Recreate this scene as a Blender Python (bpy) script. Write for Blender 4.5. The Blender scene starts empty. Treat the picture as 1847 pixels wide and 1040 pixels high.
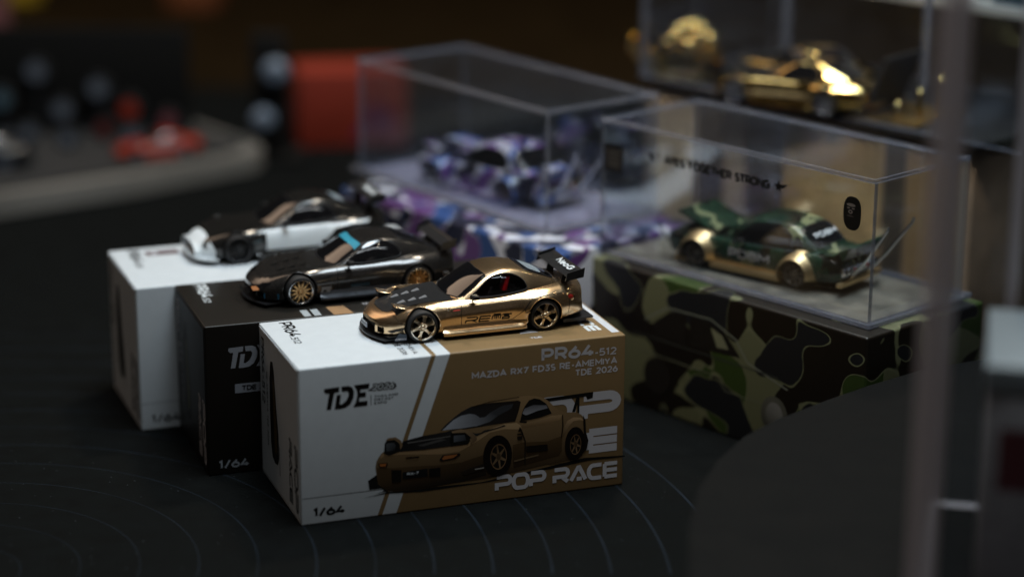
import bpy, bmesh, math, random
import numpy as np
from mathutils import Vector, Matrix, geometry
random.seed(7)
sc = bpy.context.scene
COL = sc.collection
sc.unit_settings.system = 'METRIC'; sc.unit_settings.scale_length = 0.01   # one unit is one centimetre
rad = math.radians
# ------------------------------------------------------------------ camera
cd = bpy.data.cameras.new('camera'); cam = bpy.data.objects.new('camera', cd); COL.objects.link(cam)
cd.sensor_width = 36.0; cd.lens = 36.0 * 4139.24 / 1847.0
cd.clip_start = 1.0; cd.clip_end = 2000.0
cam.location = (0, 0, 25.563)
cam.rotation_euler = (rad(90) - 0.29135, -0.00635, 0)
cd.dof.use_dof = True; cd.dof.focus_distance = 68.2; cd.dof.aperture_fstop = 0.041
cd.dof.aperture_blades = 9; cd.dof.aperture_rotation = 0.2
sc.camera = cam
# ------------------------------------------------------------------ world and lamps
w = bpy.data.worlds.new('World'); sc.world = w; w.use_nodes = True
w.node_tree.nodes['Background'].inputs[0].default_value = (0.75, 0.62, 0.5, 1)
w.node_tree.nodes['Background'].inputs[1].default_value = 0.022
def area(name, loc, target, sx, sy, power, color):
    l = bpy.data.lights.new(name, 'AREA'); l.shape = 'RECTANGLE'; l.size = sx; l.size_y = sy
    l.energy = power; l.color = color
    o = bpy.data.objects.new(name, l); COL.objects.link(o); o.location = loc
    d = Vector(target) - Vector(loc); o.rotation_euler = d.to_track_quat('-Z', 'Y').to_euler()
    return o
area('ceiling_panel_light', (8, 64, 86), (1, 67, 5), 44, 22, 58000, (0.80, 0.92, 1.0))
area('front_tube_light', (8, 24, 80), (2, 66, 5), 90, 3.2, 7500, (0.88, 0.95, 1.0))
area('added_warm_reflection_light', (-75, 135, 85), (0, 66, 5), 70, 45, 12500, (1.0, 0.72, 0.52))  # added, unseen: gives the car glass a brown reflection, lifts the left ends
area('added_back_fill', (14, 112, 90), (9, 84, 7), 12, 8, 27000, (1.0, 0.88, 0.70))  # extra fill added over the background to brighten the gold pieces
lw = area('added_riser_fill', (-16, 40, 84), (11, 84, 5), 10, 10, 1150, (1.0, 0.82, 0.62)); lw.data.spread = rad(26)  # added narrow warm fill that brightens the riser front, no real lamp there
area('added_tray_fill', (-30, 120, 110), (-18, 105, 0), 30, 20, 5000, (0.85, 0.92, 1.0))  # added fill so the far left tray does not go black
for i, (x, y, z, p) in enumerate([(34, 40, 70, 2300), (-25, 75, 80, 1500), (22, 58, 64, 1600), (-4, 50, 72, 1300), (36, 92, 58, 1500), (4, 108, 66, 1500)]):  # made-up point lights, put in only for small glints on shiny parts
    l = bpy.data.lights.new('added_glint_light', 'POINT'); l.energy = p; l.shadow_soft_size = 0.55; l.color = (1, 0.86, 0.66)
    o = bpy.data.objects.new('added_glint_light', l); COL.objects.link(o); o.location = (x, y, z)
# ------------------------------------------------------------------ render settings
sc.view_settings.view_transform = 'Standard'; sc.view_settings.look = 'None'
sc.view_settings.exposure = 0.0; sc.view_settings.gamma = 1.0
sc.cycles.use_denoising = True
sc.cycles.max_bounces = 10; sc.cycles.transparent_max_bounces = 24; sc.cycles.glossy_bounces = 5
sc.cycles.sample_clamp_indirect = 6; sc.cycles.caustics_reflective = False; sc.cycles.caustics_refractive = False

# ------------------------------------------------------------------ materials
MATS = {}
def mat(name, color=(.5, .5, .5), rough=.5, metal=0., coat=0., spec=.5, emit=None, var=0., vscale=4., bump=0., bscale=60., vcol=False, coat_rough=.05, rvar=.16):
    if name in MATS: return MATS[name]
    m = bpy.data.materials.new(name); m.use_nodes = True; nt = m.node_tree; N = nt.nodes; L = nt.links
    b = N['Principled BSDF']
    b.inputs['Roughness'].default_value = rough; b.inputs['Metallic'].default_value = metal
    b.inputs['Coat Weight'].default_value = coat; b.inputs['Coat Roughness'].default_value = coat_rough
    b.inputs['Specular IOR Level'].default_value = spec
    tc = N.new('ShaderNodeTexCoord')
    nz = N.new('ShaderNodeTexNoise'); nz.inputs['Scale'].default_value = vscale; nz.inputs['Detail'].default_value = 5
    L.new(tc.outputs['Object'], nz.inputs['Vector'])
    mp = N.new('ShaderNodeMapRange'); mp.inputs[1].default_value = .3; mp.inputs[2].default_value = .7
    mp.inputs[3].default_value = 1 - var; mp.inputs[4].default_value = 1 + var
    L.new(nz.outputs[0], mp.inputs[0])
    mx = N.new('ShaderNodeMix'); mx.data_type = 'RGBA'; mx.blend_type = 'MULTIPLY'; mx.inputs[0].default_value = 1
    if vcol:
        a = N.new('ShaderNodeVertexColor'); a.layer_name = 'Col'; L.new(a.outputs[0], mx.inputs[6])
    else: mx.inputs[6].default_value = (*color, 1)
    L.new(mp.outputs[0], mx.inputs[7]); L.new(mx.outputs[2], b.inputs['Base Color'])
    mr = N.new('ShaderNodeMapRange'); mr.inputs[1].default_value = .3; mr.inputs[2].default_value = .7
    mr.inputs[3].default_value = max(.02, rough * (1 - rvar)); mr.inputs[4].default_value = min(1, rough * (1 + rvar))
    L.new(nz.outputs[0], mr.inputs[0]); L.new(mr.outputs[0], b.inputs['Roughness'])
    if bump > 0:
        n2 = N.new('ShaderNodeTexNoise'); n2.inputs['Scale'].default_value = bscale; n2.inputs['Detail'].default_value = 3
        L.new(tc.outputs['Object'], n2.inputs['Vector'])
        bp = N.new('ShaderNodeBump'); bp.inputs['Strength'].default_value = bump; bp.inputs['Distance'].default_value = .02
        L.new(n2.outputs[0], bp.inputs['Height']); L.new(bp.outputs[0], b.inputs['Normal'])
    if emit:
        b.inputs['Emission Color'].default_value = (*emit[:3], 1); b.inputs['Emission Strength'].default_value = emit[3]
    MATS[name] = m
    return m
BLACK = mat('black_plastic', (.012, .012, .013), .38)
MATTE = mat('matte_black', (.006, .005, .004), .8, spec=.2)
TYRE = mat('tyre_rubber', (.011, .010, .010), .62, bump=.2)
GOLDP = mat('gold_paint', (.84, .61, .37), .27, 1.0, .2, var=.0, vscale=1.0, rvar=.0)
GOLDRIM = mat('gold_rim', (.90, .74, .54), .28, 1.0)
CHROME = mat('chrome', (.85, .86, .88), .10, 1.0)
GOLDCH = mat('gold_chrome', (.90, .64, .24), .09, 1.0)
SILVER = mat('silver_paint', (.42, .43, .45), .32, .6)
CARBON = mat('carbon_hood', (.018, .018, .019), .33, .0, .25, coat_rough=.2, var=.3, vscale=60)
GLASSD = mat('dark_glass', (.006, .006, .007), .05, 0, 1.0)
REDP = mat('red_plastic', (.80, .015, .02), .35)
PRINTV = mat('print_ink', rough=.5, vcol=True, spec=.3)
def ink(name, c): return mat(name, c, .5, spec=.3)
INK_BLACK = ink('black_ink', (.008, .008, .008)); INK_LILAC = ink('pale_grey_ink', (.60, .58, .60))
INK_WHITE = ink('white_ink', (.72, .76, .78))

def glassy(name, tint=(.93, .95, .97), refl=.28, dirt=.006):
    if name in MATS: return MATS[name]
    m = bpy.data.materials.new(name); m.use_nodes = True; nt = m.node_tree; N = nt.nodes; L = nt.links
    N.remove(N['Principled BSDF']); out = N['Material Output']
    tr = N.new('ShaderNodeBsdfTransparent'); tr.inputs[0].default_value = (*tint, 1)
    gl = N.new('ShaderNodeBsdfGlossy'); gl.inputs['Roughness'].default_value = .04; gl.inputs[0].default_value = (.9, .93, 1, 1)
    df = N.new('ShaderNodeBsdfDiffuse'); df.inputs[0].default_value = (.5, .5, .55, 1)
    fr = N.new('ShaderNodeFresnel'); fr.inputs[0].default_value = 1.49
    mu = N.new('ShaderNodeMath'); mu.operation = 'MULTIPLY'; mu.inputs[1].default_value = refl; L.new(fr.outputs[0], mu.inputs[0])
    m1 = N.new('ShaderNodeMixShader'); L.new(mu.outputs[0], m1.inputs[0]); L.new(tr.outputs[0], m1.inputs[1]); L.new(gl.outputs[0], m1.inputs[2])
    tc = N.new('ShaderNodeTexCoord'); nz = N.new('ShaderNodeTexNoise'); nz.inputs['Scale'].default_value = 1.3; nz.inputs['Detail'].default_value = 6
    L.new(tc.outputs['Object'], nz.inputs['Vector'])
    m3 = N.new('ShaderNodeMath'); m3.operation = 'MULTIPLY'; m3.inputs[1].default_value = dirt * 2; L.new(nz.outputs[0], m3.inputs[0])
    m2 = N.new('ShaderNodeMixShader'); L.new(m3.outputs[0], m2.inputs[0]); L.new(m1.outputs[0], m2.inputs[1]); L.new(df.outputs[0], m2.inputs[2])
    L.new(m2.outputs[0], out.inputs[0])
    MATS[name] = m
    return m
ACRYL = glassy('clear_acrylic')
def edge_mat(name, c, tr=.4):
    m = bpy.data.materials.new(name); m.use_nodes = True; nt = m.node_tree; N = nt.nodes; L = nt.links
    b = N['Principled BSDF']; b.inputs['Base Color'].default_value = (*c, 1); b.inputs['Roughness'].default_value = .18
    b.inputs['Coat Weight'].default_value = .5
    t = N.new('ShaderNodeBsdfTransparent'); mx = N.new('ShaderNodeMixShader'); mx.inputs[0].default_value = tr
    L.new(b.outputs[0], mx.inputs[1]); L.new(t.outputs[0], mx.inputs[2]); L.new(mx.outputs[0], N['Material Output'].inputs[0])
    MATS[name] = m
    return m
AEDGE = edge_mat('acrylic_edge', (.24, .26, .32), .5)
AEDGE2 = edge_mat('acrylic_edge_near', (.78, .70, .71), .45)

def camo(name, base, c1, c2, c3, line, scale=.45, seed=0., rough=.42, th=(.53, .56, .55), lw=.010, metal=0., coat=0.):
    m = bpy.data.materials.new(name); m.use_nodes = True; nt = m.node_tree; N = nt.nodes; L = nt.links
    b = N['Principled BSDF']; b.inputs['Roughness'].default_value = rough; b.inputs['Metallic'].default_value = metal; b.inputs['Coat Weight'].default_value = coat
    tc = N.new('ShaderNodeTexCoord'); cur = None
    for k, c in enumerate((c1, c2, c3)):
        nz = N.new('ShaderNodeTexNoise'); nz.noise_dimensions = '4D'; nz.inputs['W'].default_value = seed + 3.7 * k
        nz.inputs['Scale'].default_value = scale * (1 + .12 * k); nz.inputs['Detail'].default_value = .6; nz.inputs['Roughness'].default_value = .35
        nz.inputs['Distortion'].default_value = .35
        L.new(tc.outputs['Object'], nz.inputs['Vector'])
        def ramp(t):
            g = N.new('ShaderNodeMapRange'); g.inputs[1].default_value = t - .002; g.inputs[2].default_value = t + .002; g.clamp = True
            L.new(nz.outputs[0], g.inputs[0]); return g.outputs[0]
        for t, cc in ((th[k] - lw, line), (th[k], c)):
            mx = N.new('ShaderNodeMix'); mx.data_type = 'RGBA'
            if cur is None: mx.inputs[6].default_value = (*base, 1)
            else: L.new(cur, mx.inputs[6])
            mx.inputs[7].default_value = (*cc, 1); L.new(ramp(t), mx.inputs[0]); cur = mx.outputs[2]
    L.new(cur, b.inputs['Base Color'])
    MATS[name] = m
    return m
CAMOG = camo('green_camouflage', (.125, .132, .072), (.032, .056, .012), (.008, .0055, .003), (.010, .011, .013), (.15, .16, .09), scale=.48, seed=2.2, th=(.53, .515, .60))
CAMOP = camo('purple_camouflage', (.62, .64, .72), (.02, .06, .20), (.10, .04, .16), (.008, .010, .03), (.6, .62, .68), scale=.85, seed=5.1, th=(.50, .52, .54))
CAMOC = camo('green_camouflage_paint', (.016, .050, .028), (.26, .28, .15), (.008, .010, .007), (.012, .035, .02), (.05, .07, .04), scale=1.5, seed=1.0, rough=.2, th=(.575, .56, .55), coat=.5)
CAMOQ = camo('purple_camouflage_paint', (.50, .50, .60), (.03, .09, .34), (.14, .05, .25), (.015, .015, .03), (.7, .7, .8), scale=1.5, seed=9.0, rough=.2, coat=.5, th=(.54, .55, .56))

# ------------------------------------------------------------------ object helpers
def link(name, me, parent=None, loc=None, rotz=None):
    o = bpy.data.objects.new(name, me); COL.objects.link(o)
    if parent: o.parent = parent
    if loc: o.location = loc
    if rotz is not None: o.rotation_euler = (0, 0, rotz)
    return o
def thing(name, label, cat, loc=(0, 0, 0), rotz=0, group=None):
    o = link(name, None, None, loc, rotz); o.empty_display_size = .5
    return tag(o, label, cat, group)
def tag(o, label=None, cat=None, group=None, kind=None):
    if label: o['label'] = label
    if cat: o['category'] = cat
    if group: o['group'] = group
    if kind: o['kind'] = kind
    return o
def mesh(name, V, F, mats, parent=None, smooth=None, midx=None, **kw):
    me = bpy.data.meshes.new(name); me.from_pydata([tuple(v) for v in V], [], [tuple(f) for f in F])
    for m in (mats if isinstance(mats, (list, tuple)) else [mats]): me.materials.append(m)
    if midx is not None: me.polygons.foreach_set('material_index', midx)
    if smooth is not None:
        me.shade_smooth(); me.set_sharp_from_angle(angle=rad(smooth))
    me.update()
    return link(name, me, parent, **kw)
def frombm(name, bm, mats, parent=None, smooth=None, **kw):
    bmesh.ops.recalc_face_normals(bm, faces=bm.faces)
    me = bpy.data.meshes.new(name); bm.to_mesh(me); bm.free()
    for m in (mats if isinstance(mats, (list, tuple)) else [mats]): me.materials.append(m)
    if smooth is not None:
        me.shade_smooth(); me.set_sharp_from_angle(angle=rad(smooth))
    return link(name, me, parent, **kw)
def boxbm(lo, hi, bev=0., seg=2, bm=None):
    own = bm is None
    if own: bm = bmesh.new()
    r = bmesh.ops.create_cube(bm, size=1.0); vs = r['verts']
    for v in vs:
        v.co = Vector(((lo[i] + hi[i]) / 2 + v.co[i] * (hi[i] - lo[i]) for i in range(3)))
    if bev > 0:
        es = {e for v in vs for e in v.link_edges}
        bmesh.ops.bevel(bm, geom=list(es), offset=bev, segments=seg, affect='EDGES', profile=.6)
    return bm
def box(name, lo, hi, m, parent=None, bev=.0, seg=2, smooth=None, **kw):
    return frombm(name, boxbm(lo, hi, bev, seg), m, parent, smooth if smooth else (40 if bev else None), **kw)
def prism(name, poly, axis, a, b, m, parent=None, bev=0., smooth=None):
    """poly: 2-D outline; axis 'x','y','z' = extrusion axis from a to b; the outline runs in the other two axes in order"""
    def P(u, v, t):
        return {'x': (t, u, v), 'y': (u, t, v), 'z': (u, v, t)}[axis]
    bm = bmesh.new(); n = len(poly)
    lo = [bm.verts.new(P(u, v, a)) for u, v in poly]; hi = [bm.verts.new(P(u, v, b)) for u, v in poly]
    bm.faces.new(lo); bm.faces.new(hi)
    for i in range(n): bm.faces.new((lo[i], lo[(i + 1) % n], hi[(i + 1) % n], hi[i]))
    bmesh.ops.recalc_face_normals(bm, faces=bm.faces)
    if bev: bmesh.ops.bevel(bm, geom=list(bm.edges), offset=bev, segments=2, affect='EDGES')
    return frombm(name, bm, m, parent, smooth)
def tube_geo(pts, r, n=8):
    pts = [np.array(p, float) for p in pts]; V = []; F = []; m = len(pts)
    up = np.array([.13, .07, 1.]); rr = r if hasattr(r, '__len__') else [r] * m
    for i, p in enumerate(pts):
        t = pts[min(i + 1, m - 1)] - pts[max(i - 1, 0)]; t = t / (np.linalg.norm(t) + 1e-12)
        a = np.cross(t, up)
        if np.linalg.norm(a) < .1: a = np.cross(t, np.array([1., 0, 0]))
        a /= np.linalg.norm(a); b = np.cross(t, a)
        for k in range(n):
            c = 2 * math.pi * k / n; V.append(p + rr[i] * (math.cos(c) * a + math.sin(c) * b))
    for i in range(m - 1):
        for k in range(n): F.append((i * n + k, i * n + (k + 1) % n, (i + 1) * n + (k + 1) % n, (i + 1) * n + k))
    F.append(tuple(range(n))); F.append(tuple(range((m - 1) * n, m * n)))
    return V, F
def tube(name, pts, r, m, parent=None, n=8, **kw):
    V, F = tube_geo(pts, r, n); return mesh(name, V, F, m, parent, smooth=50, **kw)
def lathe(name, prof, m, parent=None, n=40, axis='y', smooth=35, c=(0, 0, 0), caps=True):
    """prof: list of (radius, t) along the axis"""
    V = []; F = []
    for r, t in prof:
        for k in range(n):
            a = 2 * math.pi * k / n; u, v = r * math.cos(a), r * math.sin(a)
            V.append({'y': (c[0] + u, c[1] + t, c[2] + v), 'z': (c[0] + u, c[1] + v, c[2] + t), 'x': (c[0] + t, c[1] + u, c[2] + v)}[axis])
    for i in range(len(prof) - 1):
        for k in range(n): F.append((i * n + k, i * n + (k + 1) % n, (i + 1) * n + (k + 1) % n, (i + 1) * n + k))
    if caps: F.append(tuple(range(n))); F.append(tuple(range((len(prof) - 1) * n, len(prof) * n)))
    bm = bmesh.new(); vs = [bm.verts.new(v) for v in V]
    for f in F:
        try: bm.faces.new([vs[i] for i in f])
        except ValueError: pass
    return frombm(name, bm, m, parent, smooth)
def copy_tree(o, parent=None):
    c = o.copy(); COL.objects.link(c)
    if parent: c.parent = parent
    for ch in o.children: copy_tree(ch, c)
    return c

# ------------------------------------------------------------------ print: a stroke font laid on any surface
def arc(cx, cy, rx, ry, a0, a1, n=10):
    return [(cx + rx * math.cos(rad(a0 + (a1 - a0) * i / n)), cy + ry * math.sin(rad(a0 + (a1 - a0) * i / n))) for i in range(n + 1)]
def O_(w): return arc(w / 2, .5, w / 2, .5, 0, 360, 20)
GL = {
 'A': (.78, [[(0, 0), (.39, 1), (.78, 0)], [(.14, .3), (.64, .3)]]),
 'B': (.6, [[(0, 0), (0, 1), (.36, 1)] + arc(.36, .77, .2, .23, 90, -90) + [(0, .54)], [(.3, .54)] + arc(.38, .27, .22, .27, 90, -90) + [(0, 0)]]),
 'C': (.72, [arc(.42, .5, .42, .5, 50, 310, 16)]),
 'D': (.7, [[(.0, 0), (0, 1), (.25, 1)] + arc(.25, .5, .45, .5, 90, -90, 14) + [(0, 0)]]),
 'E': (.56, [[(.56, 1), (0, 1), (0, 0), (.56, 0)], [(0, .5), (.5, .5)]]),
 'F': (.54, [[(.54, 1), (0, 1), (0, 0)], [(0, .47), (.48, .47)]]),
 'G': (.76, [arc(.42, .5, .42, .5, 50, 330, 16) + [(.76, .45), (.45, .45)]]),
 'H': (.66, [[(0, 0), (0, 1)], [(.66, 0), (.66, 1)], [(0, .5), (.66, .5)]]),
 'I': (.0, [[(0, 0), (0, 1)]]), 'L': (.5, [[(0, 1), (0, 0), (.5, 0)]]),
 'M': (.82, [[(0, 0), (0, 1), (.41, .35), (.82, 1), (.82, 0)]]),
 'N': (.68, [[(0, 0), (0, 1), (.68, 0), (.68, 1)]]), 'O': (.88, [O_(.88)]),
 'P': (.6, [[(0, 0), (0, 1), (.34, 1)] + arc(.34, .7, .26, .3, 90, -90) + [(0, .4)]]),
 'R': (.6, [[(0, 0), (0, 1), (.34, 1)] + arc(.34, .72, .26, .28, 90, -90) + [(0, .44)], [(.33, .42), (.6, 0)]]),
 'S': (.54, [arc(.28, .74, .25, .26, 45, 250, 12) + arc(.27, .25, .27, .26, 75, -140, 12)]),
 'T': (.64, [[(0, 1), (.64, 1)], [(.32, 1), (.32, 0)]]),
 'U': (.66, [[(0, 1), (0, .33)] + arc(.33, .33, .33, .33, 180, 360) + [(.66, 1)]]),
 'X': (.66, [[(0, 0), (.66, 1)], [(0, 1), (.66, 0)]]), 'Y': (.66, [[(0, 1), (.33, .45), (.66, 1)], [(.33, .45), (.33, 0)]]),
 'Z': (.62, [[(0, 1), (.62, 1), (0, 0), (.62, 0)]]), '-': (.3, [[(0, .42), (.3, .42)]]), '/': (.42, [[(0, -.05), (.42, 1.05)]]),
 '.': (.02, [[(-.08, .04), (.08, .04)]]), ' ': (.25, []),
 '0': (.62, [arc(.31, .5, .31, .5, 0, 360, 20)]), '1': (.3, [[(0, .85), (.2, 1), (.2, 0)]]),
 '2': (.56, [arc(.28, .72, .27, .28, 160, -35, 10) + [(.02, 0), (.58, 0)]]),
 '3': (.56, [[(.03, 1), (.5, 1), (.24, .6)] + arc(.26, .3, .28, .3, 90, -150, 10)]),
 '4': (.64, [[(.40, 1), (.03, .25), (.66, .25)], [(.45, .50), (.45, 0)]]), '5': (.56, [[(.52, 1), (.1, 1), (.05, .55)] + arc(.26, .31, .29, .31, 110, -145, 12)]),
 '6': (.6, [arc(.3, .31, .3, .31, 0, 360, 18), [(.02, .4), (.42, 1)]]), '7': (.56, [[(0, 1), (.56, 1), (.15, 0)]]),
 'e': (.5, [[(.02, .33), (.5, .33)] + arc(.26, .33, .25, .33, 0, 300, 14)]), 'o': (.52, [arc(.26, .33, .26, .33, 0, 360, 18)]),
}
# wide squared lettering of the maker's name on the boxes
GT = {
 'P': (1.05, [[(.0, 0), (.0, .42), (.80, .42)] + arc(.80, .71, .25, .29, -90, 90, 8) + [(0, 1)]]),
 'O': (1.1, [[(.3, 0)] + [(.8, 0)] + arc(.8, .5, .3, .5, -90, 90, 10) + [(.3, 1)] + arc(.3, .5, .3, .5, 90, 270, 10)]),
 'R': (1.05, [[(.0, 0), (.0, .42), (.80, .42)] + arc(.80, .71, .25, .29, -90, 90, 8) + [(0, 1)], [(.55, .42), (1.05, 0)]]),
 'A': (1.15, [[(0, 0), (.55, 1), (.65, 1), (1.15, 0)], [(.45, .1), (.85, .1)]]),
 'C': (1.0, [[(1.0, 1), (.35, 1)] + arc(.35, .5, .35, .5, 90, 270, 12) + [(1.0, 0)]]),
 'E': (1.0, [[(0, 1), (1.0, 1)], [(0, .5), (1.0, .5)], [(0, 0), (1.0, 0)], [(0.02, 0), (.02, 1)]]), ' ': (.3, []),
}
def ribbon(pts, w, closed=False):
    P = [np.array(p, float) for p in pts]
    Q = [P[0]]
    for p in P[1:]:
        if np.linalg.norm(p - Q[-1]) > 1e-5: Q.append(p)
    P = Q; n = len(P)
    closed = n > 3 and np.linalg.norm(P[0] - P[-1]) < 1e-4
    if closed: P = P[:-1]; n -= 1
    L, R = [], []
    for i in range(n):
        a = P[i - 1] if (i > 0 or closed) else None; b = P[(i + 1) % n] if (i < n - 1 or closed) else None
        d1 = (P[i] - a) if a is not None else (b - P[i]); d2 = (b - P[i]) if b is not None else d1
        d1 = d1 / np.linalg.norm(d1); d2 = d2 / np.linalg.norm(d2)
        n1 = np.array([-d1[1], d1[0]]); n2 = np.array([-d2[1], d2[0]])
        m = n1 + n2; ml = np.linalg.norm(m)
        if ml < .35: m = n1; k = 1
        else: m = m / ml; k = min(1 / max(.3, m @ n1), 2.2)
        L.append(P[i] + m * k * w / 2); R.append(P[i] - m * k * w / 2)
    q = []
    for i in range(n if closed else n - 1):
        j = (i + 1) % n; q.append((L[i], R[i], R[j], L[j]))
    return q
def frame(o, U, V, N=None):
    o, U, V = Vector(o), Vector(U).normalized(), Vector(V).normalized(); N = Vector(N) if N is not None else U.cross(V)
    return lambda u, v, h=0: o + U * u + V * v + N * h
def text(name, s, fr, x, y, h, wt, m, parent, font=GL, sp=.2, xs=1., slant=0., align='l', lift=.004, width=None, seg=None):
    """s at (x, y) of frame fr, cap height h, stroke weight wt (share of h)"""
    tot = sum((font.get(c, font.get(' '))[0] + sp) for c in s) - sp
    if width: xs = width / (tot * h)
    x0 = x - (tot * h * xs if align == 'r' else tot * h * xs / 2 if align == 'c' else 0)
    V = []; F = []; k = 0; pen = 0
    for c in s:
        gw, st = font.get(c, font[' '])
        for pl in st:
            hh = h * (1 - wt)
            P = [(x0 + (pen + px) * h * xs + slant * py * h, y + wt * h / 2 + py * hh) for px, py in pl]
            k += 1
            for q in ribbon(P, wt * h):
                b = len(V)
                for p in q: V.append(fr(p[0], p[1], lift + .0006 * (k % 5)))
                F.append((b, b + 1, b + 2, b + 3))
        pen += gw + sp
    return mesh(name, V, F, m, parent)
def polys(name, items, fr, parent, lift=.004, step=.0007, m=None):
    """painter's stack of flat printed shapes; colour by vertex (flat or straight gradient)"""
    V = []; F = []; C = []
    for k, (pts, col) in enumerate(items):
        tri = geometry.tessellate_polygon([[Vector((p[0], p[1], 0)) for p in pts]])
        b = len(V)
        for p in pts:
            V.append(fr(p[0], p[1], lift + step * k))
            if col[0] == 'c': C.append(col[1])
            else:
                a, bb = np.array(col[1]), np.array(col[2]); d = bb - a
                t = min(1, max(0, float((np.array(p) - a) @ d / (d @ d))))
                C.append(tuple((1 - t) * x + t * y for x, y in zip(col[3], col[4])))
        nrm = fr(0, 0, 1) - fr(0, 0, 0)
        for t in tri:
            f = [b + i for i in t]
            if (Vector(V[f[1]]) - Vector(V[f[0]])).cross(Vector(V[f[2]]) - Vector(V[f[0]])).dot(nrm) < 0: f.reverse()
            F.append(f)
    o = mesh(name, V, F, m or PRINTV, parent)
    ca = o.data.color_attributes.new('Col', 'FLOAT_COLOR', 'POINT')
    ca.data.foreach_set('color', [x for c in C for x in (*c, 1.0)])
    return o
def rect(u0, v0, u1, v1): return [(u0, v0), (u1, v0), (u1, v1), (u0, v1)]
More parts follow.
